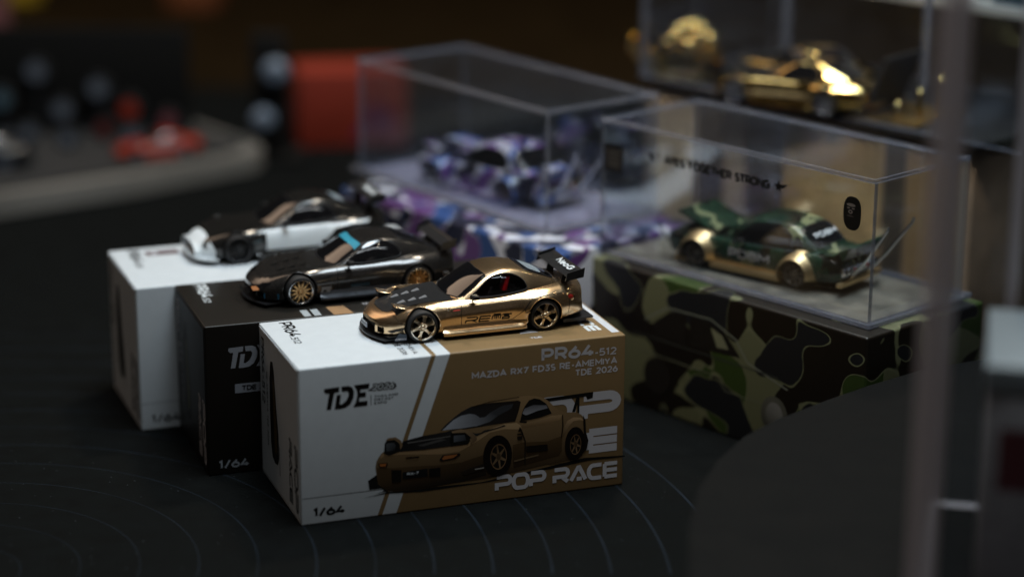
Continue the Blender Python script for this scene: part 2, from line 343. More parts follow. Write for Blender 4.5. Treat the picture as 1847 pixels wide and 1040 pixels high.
ART = [
  ([(1.82,0.63),(2.213,0.672),(2.608,0.728),(5.449,0.665),(6.445,0.753),(8.742,1.023),(10.051,0.937),(10.051,0.9),(8.882,0.921),(6.4,0.691),(5.629,0.639),(3.618,0.598),(2.607,0.683)],('c',(0.008,0.007,0.006))),
  ([(2.007,1.149),(2.315,1.329),(2.533,1.299),(2.607,0.683),(2.392,0.871),(2.043,0.867)],('c',(0.008,0.007,0.006))),
  ([(7.453,3.043),(8.78,3.079),(8.987,3.08),(8.974,2.896),(8.804,2.859),(8.757,2.964),(7.59,2.94)],('c',(0.008,0.007,0.006))),
  ([(8.458,2.975),(8.532,2.966),(8.414,2.51),(8.322,2.522)],('c',(0.008,0.007,0.006))),
  ([(8.482,2.954),(8.55,2.963),(8.552,2.474),(8.488,2.482)],('c',(0.008,0.007,0.006))),
  ([(8.367,2.679),(8.532,2.907),(8.551,2.846),(8.414,2.628)],('c',(0.008,0.007,0.006))),
  ([(2.263,1.336),(2.233,1.519),(2.259,1.694),(2.327,1.818),(2.416,1.939),(2.527,2.012),(3.686,1.967),(4.48,1.905),(4.222,2.418),(4.357,2.569),(4.581,2.785),(4.849,2.95),(5.117,3.072),(5.429,3.121),(5.741,3.148),(6.189,3.181),(6.639,3.204),(6.91,3.197),(7.181,3.154),(7.408,3.071),(7.59,2.936),(7.726,2.783),(7.932,2.612),(8.092,2.542),(8.414,2.501),(8.598,2.422),(8.714,2.294),(8.747,2.13),(8.767,1.854),(8.842,1.569),(8.796,1.392),(8.649,1.091),(8.372,1.014),(7.542,0.967),(6.446,0.844),(5.721,0.763),(4.554,0.746),(3.619,0.688),(2.827,0.71),(2.565,0.779),(2.308,0.995)],('g',(4.854,3.305),(4.911,0.695),(0.391,0.246,0.115),(0.026,0.014,0.006))),
  ([(4.48,1.882),(5.285,2.134),(5.734,2.299),(6.184,2.397),(6.568,2.392),(6.771,2.253),(6.68,2.174),(6.183,2.24),(5.733,2.186),(5.418,2.004),(5.103,1.843),(4.789,1.706),(4.211,1.694),(3.069,1.828),(2.502,1.86),(2.369,1.767),(2.416,1.917),(2.548,1.965),(3.684,1.865)],('g',(4.845,2.594),(4.83,1.43),(0.577,0.385,0.2),(0.242,0.139,0.063))),
  ([(6.658,2.38),(7.089,2.383),(7.681,2.486),(8.001,2.477),(7.955,2.324),(7.316,2.226),(6.725,2.213)],('g',(7.089,2.527),(7.088,2.166),(0.484,0.312,0.155),(0.158,0.09,0.037))),
  ([(8.093,2.125),(8.185,2.272),(8.368,2.352),(8.599,2.322),(8.714,2.203),(8.553,2.246),(8.369,2.234),(8.231,2.106),(8.093,1.852),(8.025,1.77)],('g',(8.23,2.334),(8.139,1.845),(0.484,0.312,0.163),(0.093,0.053,0.022))),
  ([(6.451,1.707),(6.768,1.755),(7.543,1.697),(8.024,1.815),(8.002,1.316),(7.91,1.191),(6.492,0.975),(6.449,1.299)],('g',(7.087,1.803),(7.085,1.03),(0.093,0.053,0.021),(0.028,0.015,0.006))),
  ([(2.276,1.513),(2.798,1.441),(3.5,1.411),(4.206,1.358),(4.829,1.363),(5.547,1.513),(5.631,0.867),(4.822,0.753),(3.62,0.719),(2.609,0.773),(2.309,1.062)],('g',(3.499,1.388),(3.576,0.748),(0.079,0.045,0.018),(0.011,0.007,0.004))),
  ([(4.205,2.429),(4.402,2.617),(4.603,2.773),(4.849,2.937),(5.139,3.06),(5.741,3.104),(6.616,3.082),(6.693,3.036),(6.637,2.765),(6.523,2.438),(6.184,2.433),(5.377,2.4),(4.842,2.385),(4.541,2.42)],('g',(4.399,2.43),(6.189,3.091),(0.03,0.03,0.033),(0.02,0.013,0.009))),
  ([(4.267,2.429),(4.602,2.706),(4.847,2.817),(5.114,2.845),(5.292,2.795),(5.424,2.684),(5.581,2.686),(5.783,2.83),(6.098,2.969),(6.458,3.003),(6.412,2.861),(6.006,2.689),(5.736,2.523),(5.333,2.441),(4.843,2.425),(4.541,2.429)],('g',(4.576,2.407),(5.74,2.97),(0.5,0.52,0.57),(0.05,0.05,0.055))),
  ([(6.736,2.685),(6.818,2.877),(6.955,3.048),(7.113,3.091),(7.294,3.041),(7.499,2.88),(7.672,2.56),(7.316,2.475),(6.998,2.439),(6.681,2.436)],('c',(0.008,0.007,0.006))),
  ([(6.745,2.661),(6.818,2.809),(7.09,2.887),(7.499,2.835),(7.544,2.739),(7.226,2.69),(6.862,2.592)],('g',(7.09,2.887),(7.089,2.549),(0.12,0.12,0.13),(0.4,0.4,0.43))),
  ([(6.658,2.439),(6.907,2.406),(6.862,2.353),(6.672,2.392)],('c',(0.008,0.007,0.006))),
  ([(6.772,2.59),(7.044,2.614),(7.066,2.507),(6.839,2.469)],('c',(0.008,0.007,0.006))),
  ([(2.931,1.931),(3.077,2.24),(3.648,2.329),(4.398,2.376),(4.576,2.407),(4.931,2.369),(5.286,2.214),(5.554,2.21),(6.184,2.374),(6.229,2.337),(5.555,2.277),(5.329,2.128),(4.569,1.915),(3.685,1.909)],('g',(3.508,1.879),(4.842,2.371),(0.012,0.011,0.011),(0.03,0.028,0.026))),
  ([(3.207,2.187),(4.574,2.237),(4.573,2.21),(3.206,2.152)],('c',(0.16,0.15,0.14))),
  ([(3.512,2.057),(4.219,2.177),(4.395,2.127),(3.687,2.007)],('c',(0.08,0.075,0.07))),
  ([(2.494,1.919),(2.519,2.244),(2.599,2.349),(2.839,2.361),(2.998,2.251),(3.039,2.112),(2.939,1.93),(2.654,1.853)],('c',(0.008,0.007,0.006))),
  ([(2.538,2.321),(2.622,2.39),(2.84,2.396),(3.012,2.267),(3.057,2.11),(2.984,1.995),(2.971,2.175),(2.817,2.32),(2.599,2.322)],('c',(0.242,0.148,0.074))),
  ([(2.553,2.231),(2.793,2.234),(2.856,2.146),(2.831,1.993),(2.57,1.984)],('g',(2.553,2.231),(2.809,1.974),(0.1,0.11,0.12),(0.02,0.02,0.02))),
  ([(4.54,2.367),(4.842,2.407),(5.153,2.286),(5.312,2.121),(5.337,2.028),(5.126,1.885),(5.151,2.107),(4.974,2.273),(4.575,2.308)],('g',(4.842,2.416),(5.282,1.909),(0.316,0.205,0.111),(0.149,0.09,0.044))),
  ([(4.53,2.314),(4.965,2.284),(5.106,2.148),(5.127,2.02),(5.059,1.912),(4.525,1.903),(4.492,2.105)],('c',(0.008,0.007,0.006))),
  ([(4.618,2.231),(4.951,2.214),(5.007,2.036),(4.615,2.021)],('g',(4.618,2.258),(5.015,1.967),(0.12,0.13,0.15),(0.03,0.03,0.035))),
  ([(2.314,1.65),(2.584,1.64),(2.609,1.578),(2.572,1.499),(2.355,1.529)],('c',(0.008,0.007,0.006))),
  ([(2.348,1.628),(2.557,1.617),(2.538,1.53),(2.373,1.549)],('c',(0.419,0.131,0.03))),
  ([(4.173,1.52),(4.277,1.663),(4.789,1.661),(4.833,1.619),(4.653,1.508),(4.275,1.479)],('c',(0.008,0.007,0.006))),
  ([(4.254,1.554),(4.321,1.635),(4.744,1.636),(4.609,1.541),(4.297,1.517)],('c',(0.372,0.123,0.033))),
  ([(3.049,1.281),(3.807,1.31),(3.812,1.066),(3.054,1.074)],('c',(0.006,0.006,0.006))),
  ([(3.851,1.295),(4.205,1.291),(4.201,1.021),(3.869,1.04)],('c',(0.006,0.004,0.003))),
  ([(2.71,1.399),(3.015,1.357),(3.008,1.008),(2.728,1.003)],('c',(0.007,0.005,0.003))),
  ([(4.826,1.069),(5.545,1.242),(5.579,1.056),(4.914,0.967)],('c',(0.019,0.012,0.007))),
  ([(5.274,1.116),(5.553,1.132),(5.553,1.096),(5.274,1.08)],('c',(0.35,0.33,0.3))),
  ([(6.484,1.226),(7.268,1.324),(7.268,1.279),(6.502,1.174)],('c',(0.149,0.098,0.052))),
  ([(6.68,2.165),(6.734,2.158),(6.859,1.788),(6.857,1.061),(6.82,1.066),(6.823,1.793)],('c',(0.014,0.008,0.004))),
  ([(6.671,2.266),(6.752,2.11),(6.611,2.12)],('c',(0.014,0.008,0.004))),
  ([(6.588,2.051),(6.747,2.048),(6.747,2.003),(6.588,2.006)],('c',(0.014,0.008,0.004))),
  ([(6.588,1.969),(6.747,1.966),(6.746,1.858),(6.597,1.86)],('c',(0.014,0.008,0.004))),
  ([(6.859,1.625),(7.543,1.606),(7.561,1.412),(6.885,1.44)],('c',(0.009,0.005,0.003))),
  ([(8.001,2.477),(8.028,2.482),(8.047,2.131),(8.002,1.773),(7.974,1.776),(8.01,2.135)],('c',(0.019,0.011,0.006))),
  ([(5.152,3.067),(5.741,3.157),(6.639,3.204),(6.639,3.182),(5.741,3.13),(5.25,3.042)],('c',(0.028,0.016,0.007))),
  ([(3.154,1.74),(3.549,1.722),(3.557,1.676),(3.154,1.691)],('c',(0.014,0.008,0.004))),
  ([(8.667,2.391),(8.747,2.221),(8.767,1.854),(8.851,1.568),(8.797,1.3),(8.672,1.179),(8.702,1.862)],('c',(0.011,0.007,0.004))),
  ([(6.422,1.342),(6.398,1.203),(6.354,1.075),(6.29,0.965),(6.21,0.88),(6.119,0.822),(6.02,0.796),(5.919,0.801),(5.822,0.839),(5.732,0.907),(5.654,1.002),(5.593,1.118),(5.551,1.25),(5.53,1.392),(5.532,1.535),(5.556,1.674),(5.6,1.801),(5.664,1.909),(5.743,1.995),(5.834,2.052),(5.932,2.079),(6.032,2.074),(6.129,2.037),(6.219,1.97),(6.297,1.876),(6.359,1.76),(6.402,1.628),(6.423,1.487)],('c',(0.006,0.003,0.002))),
  ([(6.263,1.349),(6.249,1.261),(6.222,1.181),(6.185,1.111),(6.138,1.056),(6.085,1.019),(6.028,1.001),(5.97,1.004),(5.914,1.026),(5.863,1.068),(5.818,1.126),(5.783,1.199),(5.759,1.281),(5.748,1.37),(5.75,1.461),(5.764,1.548),(5.79,1.629),(5.828,1.698),(5.874,1.752),(5.927,1.789),(5.983,1.807),(6.041,1.805),(6.097,1.783),(6.149,1.742),(6.193,1.683),(6.229,1.611),(6.253,1.529),(6.264,1.44)],('g',(5.633,2.051),(6.382,0.753),(0.093,0.049,0.022),(0.279,0.164,0.081))),
  ([(6.237,1.355),(6.224,1.276),(6.2,1.203),(6.167,1.141),(6.125,1.091),(6.077,1.058),(6.026,1.042),(5.974,1.044),(5.923,1.064),(5.877,1.102),(5.837,1.154),(5.805,1.219),(5.784,1.294),(5.774,1.374),(5.775,1.455),(5.788,1.534),(5.812,1.606),(5.845,1.668),(5.887,1.718),(5.934,1.751),(5.985,1.767),(6.038,1.765),(6.088,1.745),(6.135,1.708),(6.175,1.656),(6.206,1.591),(6.228,1.516),(6.238,1.436)],('c',(0.009,0.006,0.004))),
  ([(6.03,1.327),(6.221,1.239),(6.233,1.294),(6.053,1.438)],('g',(5.632,1.933),(6.383,0.873),(0.047,0.025,0.011),(0.316,0.197,0.104))),
  ([(5.977,1.337),(6.036,1.037),(6.073,1.045),(6.051,1.354)],('g',(5.632,1.933),(6.383,0.873),(0.047,0.025,0.011),(0.316,0.197,0.104))),
  ([(5.952,1.416),(5.821,1.203),(5.847,1.156),(6.003,1.321)],('g',(5.632,1.933),(6.383,0.873),(0.047,0.025,0.011),(0.316,0.197,0.104))),
  ([(5.981,1.483),(5.791,1.571),(5.78,1.515),(5.958,1.372)],('g',(5.632,1.933),(6.383,0.873),(0.047,0.025,0.011),(0.316,0.197,0.104))),
  ([(6.035,1.473),(5.976,1.772),(5.939,1.764),(5.961,1.456)],('g',(5.632,1.933),(6.383,0.873),(0.047,0.025,0.011),(0.316,0.197,0.104))),
  ([(6.059,1.394),(6.19,1.607),(6.165,1.654),(6.008,1.489)],('g',(5.632,1.933),(6.383,0.873),(0.047,0.025,0.011),(0.316,0.197,0.104))),
  ([(6.074,1.396),(6.064,1.343),(6.039,1.307),(6.005,1.297),(5.971,1.316),(5.946,1.359),(5.938,1.414),(5.947,1.467),(5.972,1.503),(6.007,1.513),(6.041,1.494),(6.065,1.451)],('c',(0.074,0.045,0.022))),
  ([(8.734,1.455),(8.717,1.34),(8.685,1.233),(8.639,1.141),(8.583,1.068),(8.518,1.018),(8.448,0.993),(8.376,0.995),(8.307,1.024),(8.244,1.077),(8.189,1.153),(8.146,1.247),(8.116,1.355),(8.102,1.471),(8.104,1.59),(8.121,1.705),(8.153,1.811),(8.198,1.902),(8.255,1.975),(8.319,2.025),(8.389,2.049),(8.46,2.048),(8.529,2.02),(8.592,1.967),(8.647,1.892),(8.691,1.798),(8.72,1.69),(8.735,1.574)],('c',(0.006,0.003,0.002))),
  ([(8.616,1.457),(8.606,1.387),(8.588,1.321),(8.562,1.265),(8.53,1.22),(8.493,1.188),(8.454,1.173),(8.414,1.173),(8.376,1.189),(8.34,1.221),(8.31,1.267),(8.286,1.324),(8.27,1.389),(8.262,1.46),(8.264,1.533),(8.274,1.603),(8.292,1.668),(8.318,1.725),(8.35,1.769),(8.386,1.801),(8.425,1.816),(8.465,1.816),(8.504,1.8),(8.539,1.768),(8.569,1.723),(8.593,1.666),(8.61,1.601),(8.617,1.53)],('g',(8.171,2.023),(8.71,0.963),(0.093,0.049,0.022),(0.279,0.164,0.081))),
  ([(8.599,1.461),(8.589,1.397),(8.573,1.339),(8.55,1.288),(8.521,1.247),(8.488,1.219),(8.453,1.205),(8.417,1.205),(8.382,1.22),(8.35,1.249),(8.323,1.29),(8.301,1.341),(8.287,1.4),(8.28,1.464),(8.281,1.529),(8.29,1.592),(8.307,1.651),(8.33,1.702),(8.359,1.742),(8.391,1.77),(8.427,1.784),(8.463,1.784),(8.497,1.769),(8.529,1.741),(8.556,1.7),(8.578,1.649),(8.593,1.59),(8.6,1.526)],('c',(0.009,0.006,0.004))),
  ([(8.461,1.434),(8.593,1.392),(8.599,1.44),(8.471,1.529)],('g',(8.171,1.925),(8.71,1.062),(0.047,0.025,0.011),(0.316,0.197,0.104))),
  ([(8.423,1.435),(8.478,1.203),(8.504,1.216),(8.474,1.459)],('g',(8.171,1.925),(8.71,1.062),(0.047,0.025,0.011),(0.316,0.197,0.104))),
  ([(8.402,1.496),(8.325,1.307),(8.345,1.271),(8.442,1.425)],('g',(8.171,1.925),(8.71,1.062),(0.047,0.025,0.011),(0.316,0.197,0.104))),
  ([(8.419,1.556),(8.286,1.598),(8.281,1.55),(8.408,1.461)],('g',(8.171,1.925),(8.71,1.062),(0.047,0.025,0.011),(0.316,0.197,0.104))),
  ([(8.456,1.555),(8.401,1.786),(8.376,1.774),(8.406,1.531)],('g',(8.171,1.925),(8.71,1.062),(0.047,0.025,0.011),(0.316,0.197,0.104))),
  ([(8.477,1.494),(8.555,1.683),(8.534,1.718),(8.437,1.565)],('g',(8.171,1.925),(8.71,1.062),(0.047,0.025,0.011),(0.316,0.197,0.104))),
  ([(8.488,1.488),(8.482,1.445),(8.464,1.415),(8.44,1.406),(8.416,1.421),(8.398,1.456),(8.391,1.501),(8.398,1.545),(8.415,1.575),(8.439,1.584),(8.464,1.569),(8.481,1.534)],('c',(0.074,0.045,0.022))),
]
# ================================================================== THE TABLE MAT
MATM = mat('mat_cloth', (.0052, .0058, .0056), .85, var=.25, vscale=1.2, bump=.4, bscale=25, spec=.04)
nt_ = MATM.node_tree; b_ = nt_.nodes['Principled BSDF']; src = b_.inputs['Base Color'].links[0].from_socket
vo = nt_.nodes.new('ShaderNodeTexVoronoi'); vo.inputs['Scale'].default_value = 2.6; tcn = nt_.nodes.new('ShaderNodeTexCoord'); nt_.links.new(tcn.outputs['Object'], vo.inputs['Vector'])
gt_ = nt_.nodes.new('ShaderNodeMath'); gt_.operation = 'LESS_THAN'; gt_.inputs[1].default_value = .055; nt_.links.new(vo.outputs['Distance'], gt_.inputs[0])
sp_ = nt_.nodes.new('ShaderNodeMix'); sp_.data_type = 'RGBA'; nt_.links.new(gt_.outputs[0], sp_.inputs[0]); nt_.links.new(src, sp_.inputs[6]); sp_.inputs[7].default_value = (.04, .045, .05, 1); nt_.links.new(sp_.outputs[2], b_.inputs['Base Color'])
m0 = box('table', (-90, 10, -3.4), (90, 190, -.42), mat('table_top', (.016, .009, .003), .8, var=.2, vscale=.3, spec=.05)); tag(m0, 'dark brown table under the round ringed mat', 'table', kind='structure')
mc = (-15.2, 57.8)
disc = [(mc[0] + 90 * math.cos(a), mc[1] + 90 * math.sin(a)) for a in [2 * math.pi * i / 96 for i in range(96)]]
# the mat is a large sheet whose near left corner is rounded off
gm = prism('display_mat', [(-17.4, 60.2), (-16.3, 58.5), (-15.0, 57.4), (-12.6, 55.9), (-8, 54.6), (30, 54.2), (88, 56), (88, 116), (-88, 128), (-88, 100), (-40, 72)], 'z', -.4, 0.0, MATM)
tag(gm, kind='structure'); gm['label'] = 'black cloth mat printed with thin concentric blue grey rings'
RING = mat('ring_ink', (.0095, .0125, .0165), .8, var=.4, vscale=.5, spec=.06)
for k in range(13):
    r = 1.9 + 1.62 * k; V = []; F = []; n = 90
    wd = .014 + .0028 * k
    for i in range(n + 1):
        a = rad(-40 + 160 * i / n) if r > 4 else rad(-60 + 200 * i / n)
        for q in (r - wd, r + wd):
            V.append((mc[0] + q * math.cos(a), mc[1] + q * math.sin(a), .004))
        if i: b = 2 * i; F.append((b - 2, b - 1, b + 1, b))
    # keep only what lies on the mat
    F = [f for f in F if all(V[j][1] > 57.6 for j in f) ]
    o = mesh('printed_ring', V, F, RING, gm)

# ================================================================== THE BOXES THE CARS STAND ON
BW, BD, BH = 10.0, 4.606, 4.756
def card(name, white, stripe):
    """printed card: base colour with slanted bands that run on from the front to the top"""
    m = bpy.data.materials.new(name); m.use_nodes = True; nt = m.node_tree; N = nt.nodes; L = nt.links
    b = N['Principled BSDF']; b.inputs['Roughness'].default_value = .42; b.inputs['Specular IOR Level'].default_value = .35
    tc = N.new('ShaderNodeTexCoord'); sx = N.new('ShaderNodeSeparateXYZ'); L.new(tc.outputs['Object'], sx.inputs[0])
    a = N.new('ShaderNodeMath'); a.operation = 'MULTIPLY_ADD'; a.inputs[1].default_value = -.352; L.new(sx.outputs[2], a.inputs[0]); L.new(sx.outputs[0], a.inputs[2])
    cur = None
    for x, c in stripe:      # from threshold x on the top edge onwards the colour is c
        g = N.new('ShaderNodeMapRange'); t = x - .352 * BH; g.inputs[1].default_value = t - .008; g.inputs[2].default_value = t + .008
        L.new(a.outputs[0], g.inputs[0])
        mx = N.new('ShaderNodeMix'); mx.data_type = 'RGBA'
        if cur is None: mx.inputs[6].default_value = (*white, 1)
        else: L.new(cur, mx.inputs[6])
        mx.inputs[7].default_value = (*c, 1); L.new(g.outputs[0], mx.inputs[0]); cur = mx.outputs[2]
    nz = N.new('ShaderNodeTexNoise'); nz.inputs['Scale'].default_value = 2.5; nz.inputs['Detail'].default_value = 6; L.new(tc.outputs['Object'], nz.inputs['Vector'])
    mp = N.new('ShaderNodeMapRange'); mp.inputs[3].default_value = .93; mp.inputs[4].default_value = 1.05; L.new(nz.outputs[0], mp.inputs[0])
    mm = N.new('ShaderNodeMix'); mm.data_type = 'RGBA'; mm.blend_type = 'MULTIPLY'; mm.inputs[0].default_value = 1
    if cur is None: mm.inputs[6].default_value = (*white, 1)
    else: L.new(cur, mm.inputs[6])
    L.new(mp.outputs[0], mm.inputs[7]); L.new(mm.outputs[2], b.inputs['Base Color'])
    n2 = N.new('ShaderNodeTexNoise'); n2.inputs['Scale'].default_value = 40; L.new(tc.outputs['Object'], n2.inputs['Vector'])
    bp = N.new('ShaderNodeBump'); bp.inputs['Strength'].default_value = .06; bp.inputs['Distance'].default_value = .01; L.new(n2.outputs[0], bp.inputs['Height']); L.new(bp.outputs[0], b.inputs['Normal'])
    return m
TAN = (.25, .158, .070); WHITE = (.72, .755, .78)
CARD_A = card('white_and_tan_card', WHITE, [(3.95, TAN), (4.09, WHITE), (4.52, TAN)])
CARD_B = card('black_card', (.0095, .0075, .0055), [])
CARD_C = card('white_card', (.70, .735, .76), [])
def make_box(loc, th, material, label, group, flip=1):
    t = thing('car_box', label, 'box', (loc[0], loc[1], 0), th, group)
    bm = boxbm((0, 0, 0), (BW, BD, BH), .055, 3)
    for v in bm.verts:      # card bows a little
        if v.co.z > 1 and v.co.z < BH - .2: pass
    frombm('carton', bm, material, t, 40)
    # tuck flap at the left end: a thin lid edge line and a tiny step
    tube('lid_fold', [(-.006, .10, BH - .07), (-.006, BD - .10, BH - .07)], .012, material, t, n=6)
    prism('end_flap', [(.14, .14), (BD - .14, .14), (BD - .14, BH - .12), (.14, BH - .12)], 'x', -.012, .02, material, t)
    fr = frame((0, 0, 0), (1, 0, 0), (0, 0, 1))           # front face: u along, v up, outward normal is -y
    tp = frame((0, 0, BH), (1, 0, 0), (0, 1, 0))
    en = frame((-.012, 0, 0), (0, -1, 0), (0, 0, 1))      # left end, u towards the front is negative depth
    return t, fr, tp, en

A, frA, tpA, enA = make_box((-5.898, 61.308), .3477, CARD_A, 'white and tan carton in front with a printed gold sports car, under the gold car', 'cartons used as stands')
# --- front print
def tde(parent, fr, x, y, h, m):
    k = h / .64
    def S(p): return [(x + u * k * .86, y + v * k) for u, v in p]
    T = [(.0, .64), (.04, .645), (.52, .66), (.50, .50), (.34, .49), (.22, .0), (.06, .0), (.16, .49), (.05, .49), (-.02, .56)]
    D = [(.55, .66), (.80, .66), (.93, .62), (1.0, .50), (.99, .33), (.90, .14), (.76, .02), (.58, -.02), (.33, -.02), (.40, .46), (.55, .46), (.50, .14), (.60, .13), (.74, .20), (.82, .34), (.83, .44), (.78, .50), (.62, .51), (.62, .50), (.60, .50)]
    D = [(.58, .66), (.84, .66), (.96, .60), (1.02, .46), (.99, .27), (.88, .10), (.72, .01), (.55, -.01), (.34, -.01), (.42, .42), (.57, .42), (.52, .13), (.60, .13), (.74, .22), (.82, .35), (.83, .45), (.78, .50), (.60, .50)]
    E = [(1.02, .66), (1.56, .67), (1.53, .51), (1.24, .51), (1.23, .42), (1.43, .42), (1.42, .27), (1.20, .27), (1.19, .15), (1.48, .15), (1.47, .0), (.98, .0), (1.08, .16), (1.13, .34), (1.12, .48)]
    polys('printed_logo', [(S(q), ('c', m)) for q in (T, D, E)], fr, parent, lift=.004)
t = A
tde(t, frA, .75, 3.45, .64, (.009, .006, .005))
# 2026 as outlined script, on a dark cloud
text('printed_lettering', '2026', frA, 2.15, 3.865, .235, .50, INK_BLACK, t, slant=.25, sp=.22, lift=.004, width=.66)
text('printed_lettering', '2026', frA, 2.17, 3.895, .175, .20, INK_WHITE, t, slant=.25, sp=.22, lift=.009, width=.62)
polys('printed_bar', [(rect(2.115, 3.45, 2.135, 3.76), ('c', (.02, .02, .02)))], frA, t)
for s, yy, wdt in (('THAILAND', 3.665, .70), ('DIECAST', 3.565, .56), ('EXPO', 3.46, .36)):
    text('printed_lettering', s, frA, 2.23, yy, .075, .21, INK_BLACK, t, sp=.36, width=wdt)
text('printed_lettering', 'PR64', frA, 7.38, 4.185, .41, .22, INK_LILAC, t, width=1.58, sp=.24)
text('printed_lettering', '-512', frA, 9.03, 4.18, .235, .19, INK_LILAC, t, width=.66)
text('printed_lettering', 'MAZDA RX7 FD3S RE-AMEMIYA', frA, 5.20, 3.885, .21, .22, INK_LILAC, t, width=4.52, sp=.27)
text('printed_lettering', 'TDE 2026', frA, 8.42, 3.63, .205, .22, INK_LILAC, t, width=1.32, sp=.27)
text('printed_lettering', 'POP', frA, 5.75, 2.12, .95, .29, INK_LILAC, t, font=GT, width=4.0, sp=.38)
text('printed_lettering', 'RACE', frA, 5.20, 1.14, .78, .30, INK_LILAC, t, font=GT, width=4.58, sp=.3)
text('printed_lettering', 'POP RACE', frA, 5.96, .28, .53, .235, INK_LILAC, t, font=GT, width=3.84, sp=.24, lift=.012)
text('printed_lettering', '1/64', frA, .38, .235, .28, .26, INK_BLACK, t, width=.90)
polys('printed_line', [(rect(.04, .826, 3.2, .842), ('c', (.03, .03, .032))), (rect(7.6, .935, 9.95, .948), ('c', (.06, .035, .015)))], frA, t)
polys('printed_line', [([(2.2, .70), (3.1, .83), (3.1, .845), (2.6, .80)], ('c', (.01, .01, .01)))], frA, t, lift=.006)
polys('printed_car_picture', ART, frA, t, lift=.0085, step=.00045)
text('printed_lettering', 'RX-7', frA, 3.185, 1.175, .085, .2, INK_WHITE, t, lift=.0385, width=.34)
# --- top print
def top_text(fr_loc, s, u, v, h, wt, m, parent, font=GL, width=None, **k):
    # reads away from the near edge: letters run from back to front, feet to the left
    f2 = frame(fr_loc, (0, -1, 0), (1, 0, 0), (0, 0, 1))
    return text('printed_lettering', s, f2, -v, u, h, wt, m, parent, font=font, width=width, **k)
def top_print(t, m, code, cm):
    top_text((0, 0, BH), 'PR64', .52, 4.36, .42, .18, m, t, width=1.35)
    top_text((0, 0, BH), code, .52, 2.92, .22, .16, m, t, width=.62)
top_print(t, INK_BLACK, '.512', None)
top_text((0, 0, BH), 'RE-AMEMIYA', 3.50, 2.4, .17, .17, INK_BLACK, t, width=2.1)
top_text((0, 0, BH), 'TDE 2026', 3.20, 1.6, .17, .17, INK_BLACK, t, width=1.3)
polys('printed_band', [([(9.68, .30), (9.92, .30), (9.92, 4.45), (9.68, 4.45)], ('c', (.62, .64, .68)))], tpA, t)
top_text((0, 0, BH), 'RACE', 9.06, 2.9, .44, .26, INK_WHITE, t, font=GT, width=2.25, sp=.22)
top_text((0, 0, BH), 'POP', 8.1, 4.3, .44, .26, INK_WHITE, t, font=GT, width=1.9, sp=.22)
text('printed_lettering', 'TDE', tpA, 7.2, .50, .16, .2, INK_LILAC, t)
polys('printed_mark', [([(7.05, 1.05), (7.62, 1.05), (7.5, 1.35), (7.15, 1.35)], ('c', (.5, .5, .54)))], tpA, t)
# --- left end print (letters run down the face)
def end_text(s, d, z, h, wt, m, parent, width, font=GL, **k):
    f2 = frame((-.012, 0, 0), (0, 0, -1), (0, -1, 0), (-1, 0, 0))
    return text('printed_lettering', s, f2, -z, -d - h, h, wt, m, parent, width=width, font=font, **k)
def end_print(t, m, gold):
    end_text('POP', .22, 2.25, .42, .24, m, t, 1.95, font=GT)
    end_text('RACE', .86, 2.28, .36, .24, m, t, 1.95, font=GT, sp=.12)
    end_text('PR64-512', 3.95, 4.42, .34, .18, m, t, 2.0)
    end_text('RE-AMEMIYA TDE 2026', 3.62, 3.5, .12, .2, m, t, 2.3)
    f2 = frame((-.012, 0, 0), (0, 1, 0), (0, 0, 1), (-1, 0, 0))
    body = [(2.95, 4.05), (3.22, 3.98), (3.36, 3.4), (3.38, 2.4), (3.34, 1.4), (3.2, 1.0), (2.9, .88), (2.55, .95), (2.42, 1.2), (2.42, 1.9), (2.6, 2.6), (2.72, 3.3), (2.82, 3.8)]
    polys('printed_car_picture', [(body, ('c', (.012, .010, .008))), ([(2.62, 1.3), (2.9, 1.2), (2.98, 2.4), (2.98, 3.5), (2.86, 3.5), (2.7, 2.6), (2.6, 1.9)], ('c', gold)), ([(2.30, .7), (2.34, .7), (2.36, 1.6), (2.32, 1.6)], ('c', (.01, .01, .01)))], f2, t)
end_print(t, INK_BLACK, (.10, .065, .02))

Bx, frB, tpB, enB = make_box((-9.046, 65.181), .3297, CARD_B, 'black carton in the middle of the three, under the dark grey coupe', 'cartons used as stands')
t = Bx
tde(t, frB, .72, 3.38, .64, (.30, .31, .34))
polys('printed_panel', [(rect(.88, 2.58, 2.4, 2.87), ('c', (.26, .27, .30)))], frB, t)
text('printed_lettering', 'TDE 2026', frB, 1.10, 2.65, .16, .22, INK_BLACK, t, lift=.008, width=1.1)
text('printed_lettering', '1/64', frB, .33, .205, .27, .20, ink('dim_grey_ink', (.30, .32, .35)), t, width=.90)
top_print(t, INK_WHITE, '.528', None)
polys('printed_band', [([(3.1, .1), (3.32, .1), (3.32, .75), (3.1, .75)], ('c', (.42, .45, .47))), ([(3.42, .1), (3.64, .1), (3.64, .75), (3.42, .75)], ('c', (.42, .45, .47))), ([(4.0, -.0), (4.62, -.0), (4.5, .85), (3.95, .85)], ('c', (.38, .22, .11)))], tpB, t)
text('printed_lettering', 'TDE', tpB, 5.1, .75, .16, .2, INK_LILAC, t)
end_print(t, INK_LILAC, (.10, .10, .03))

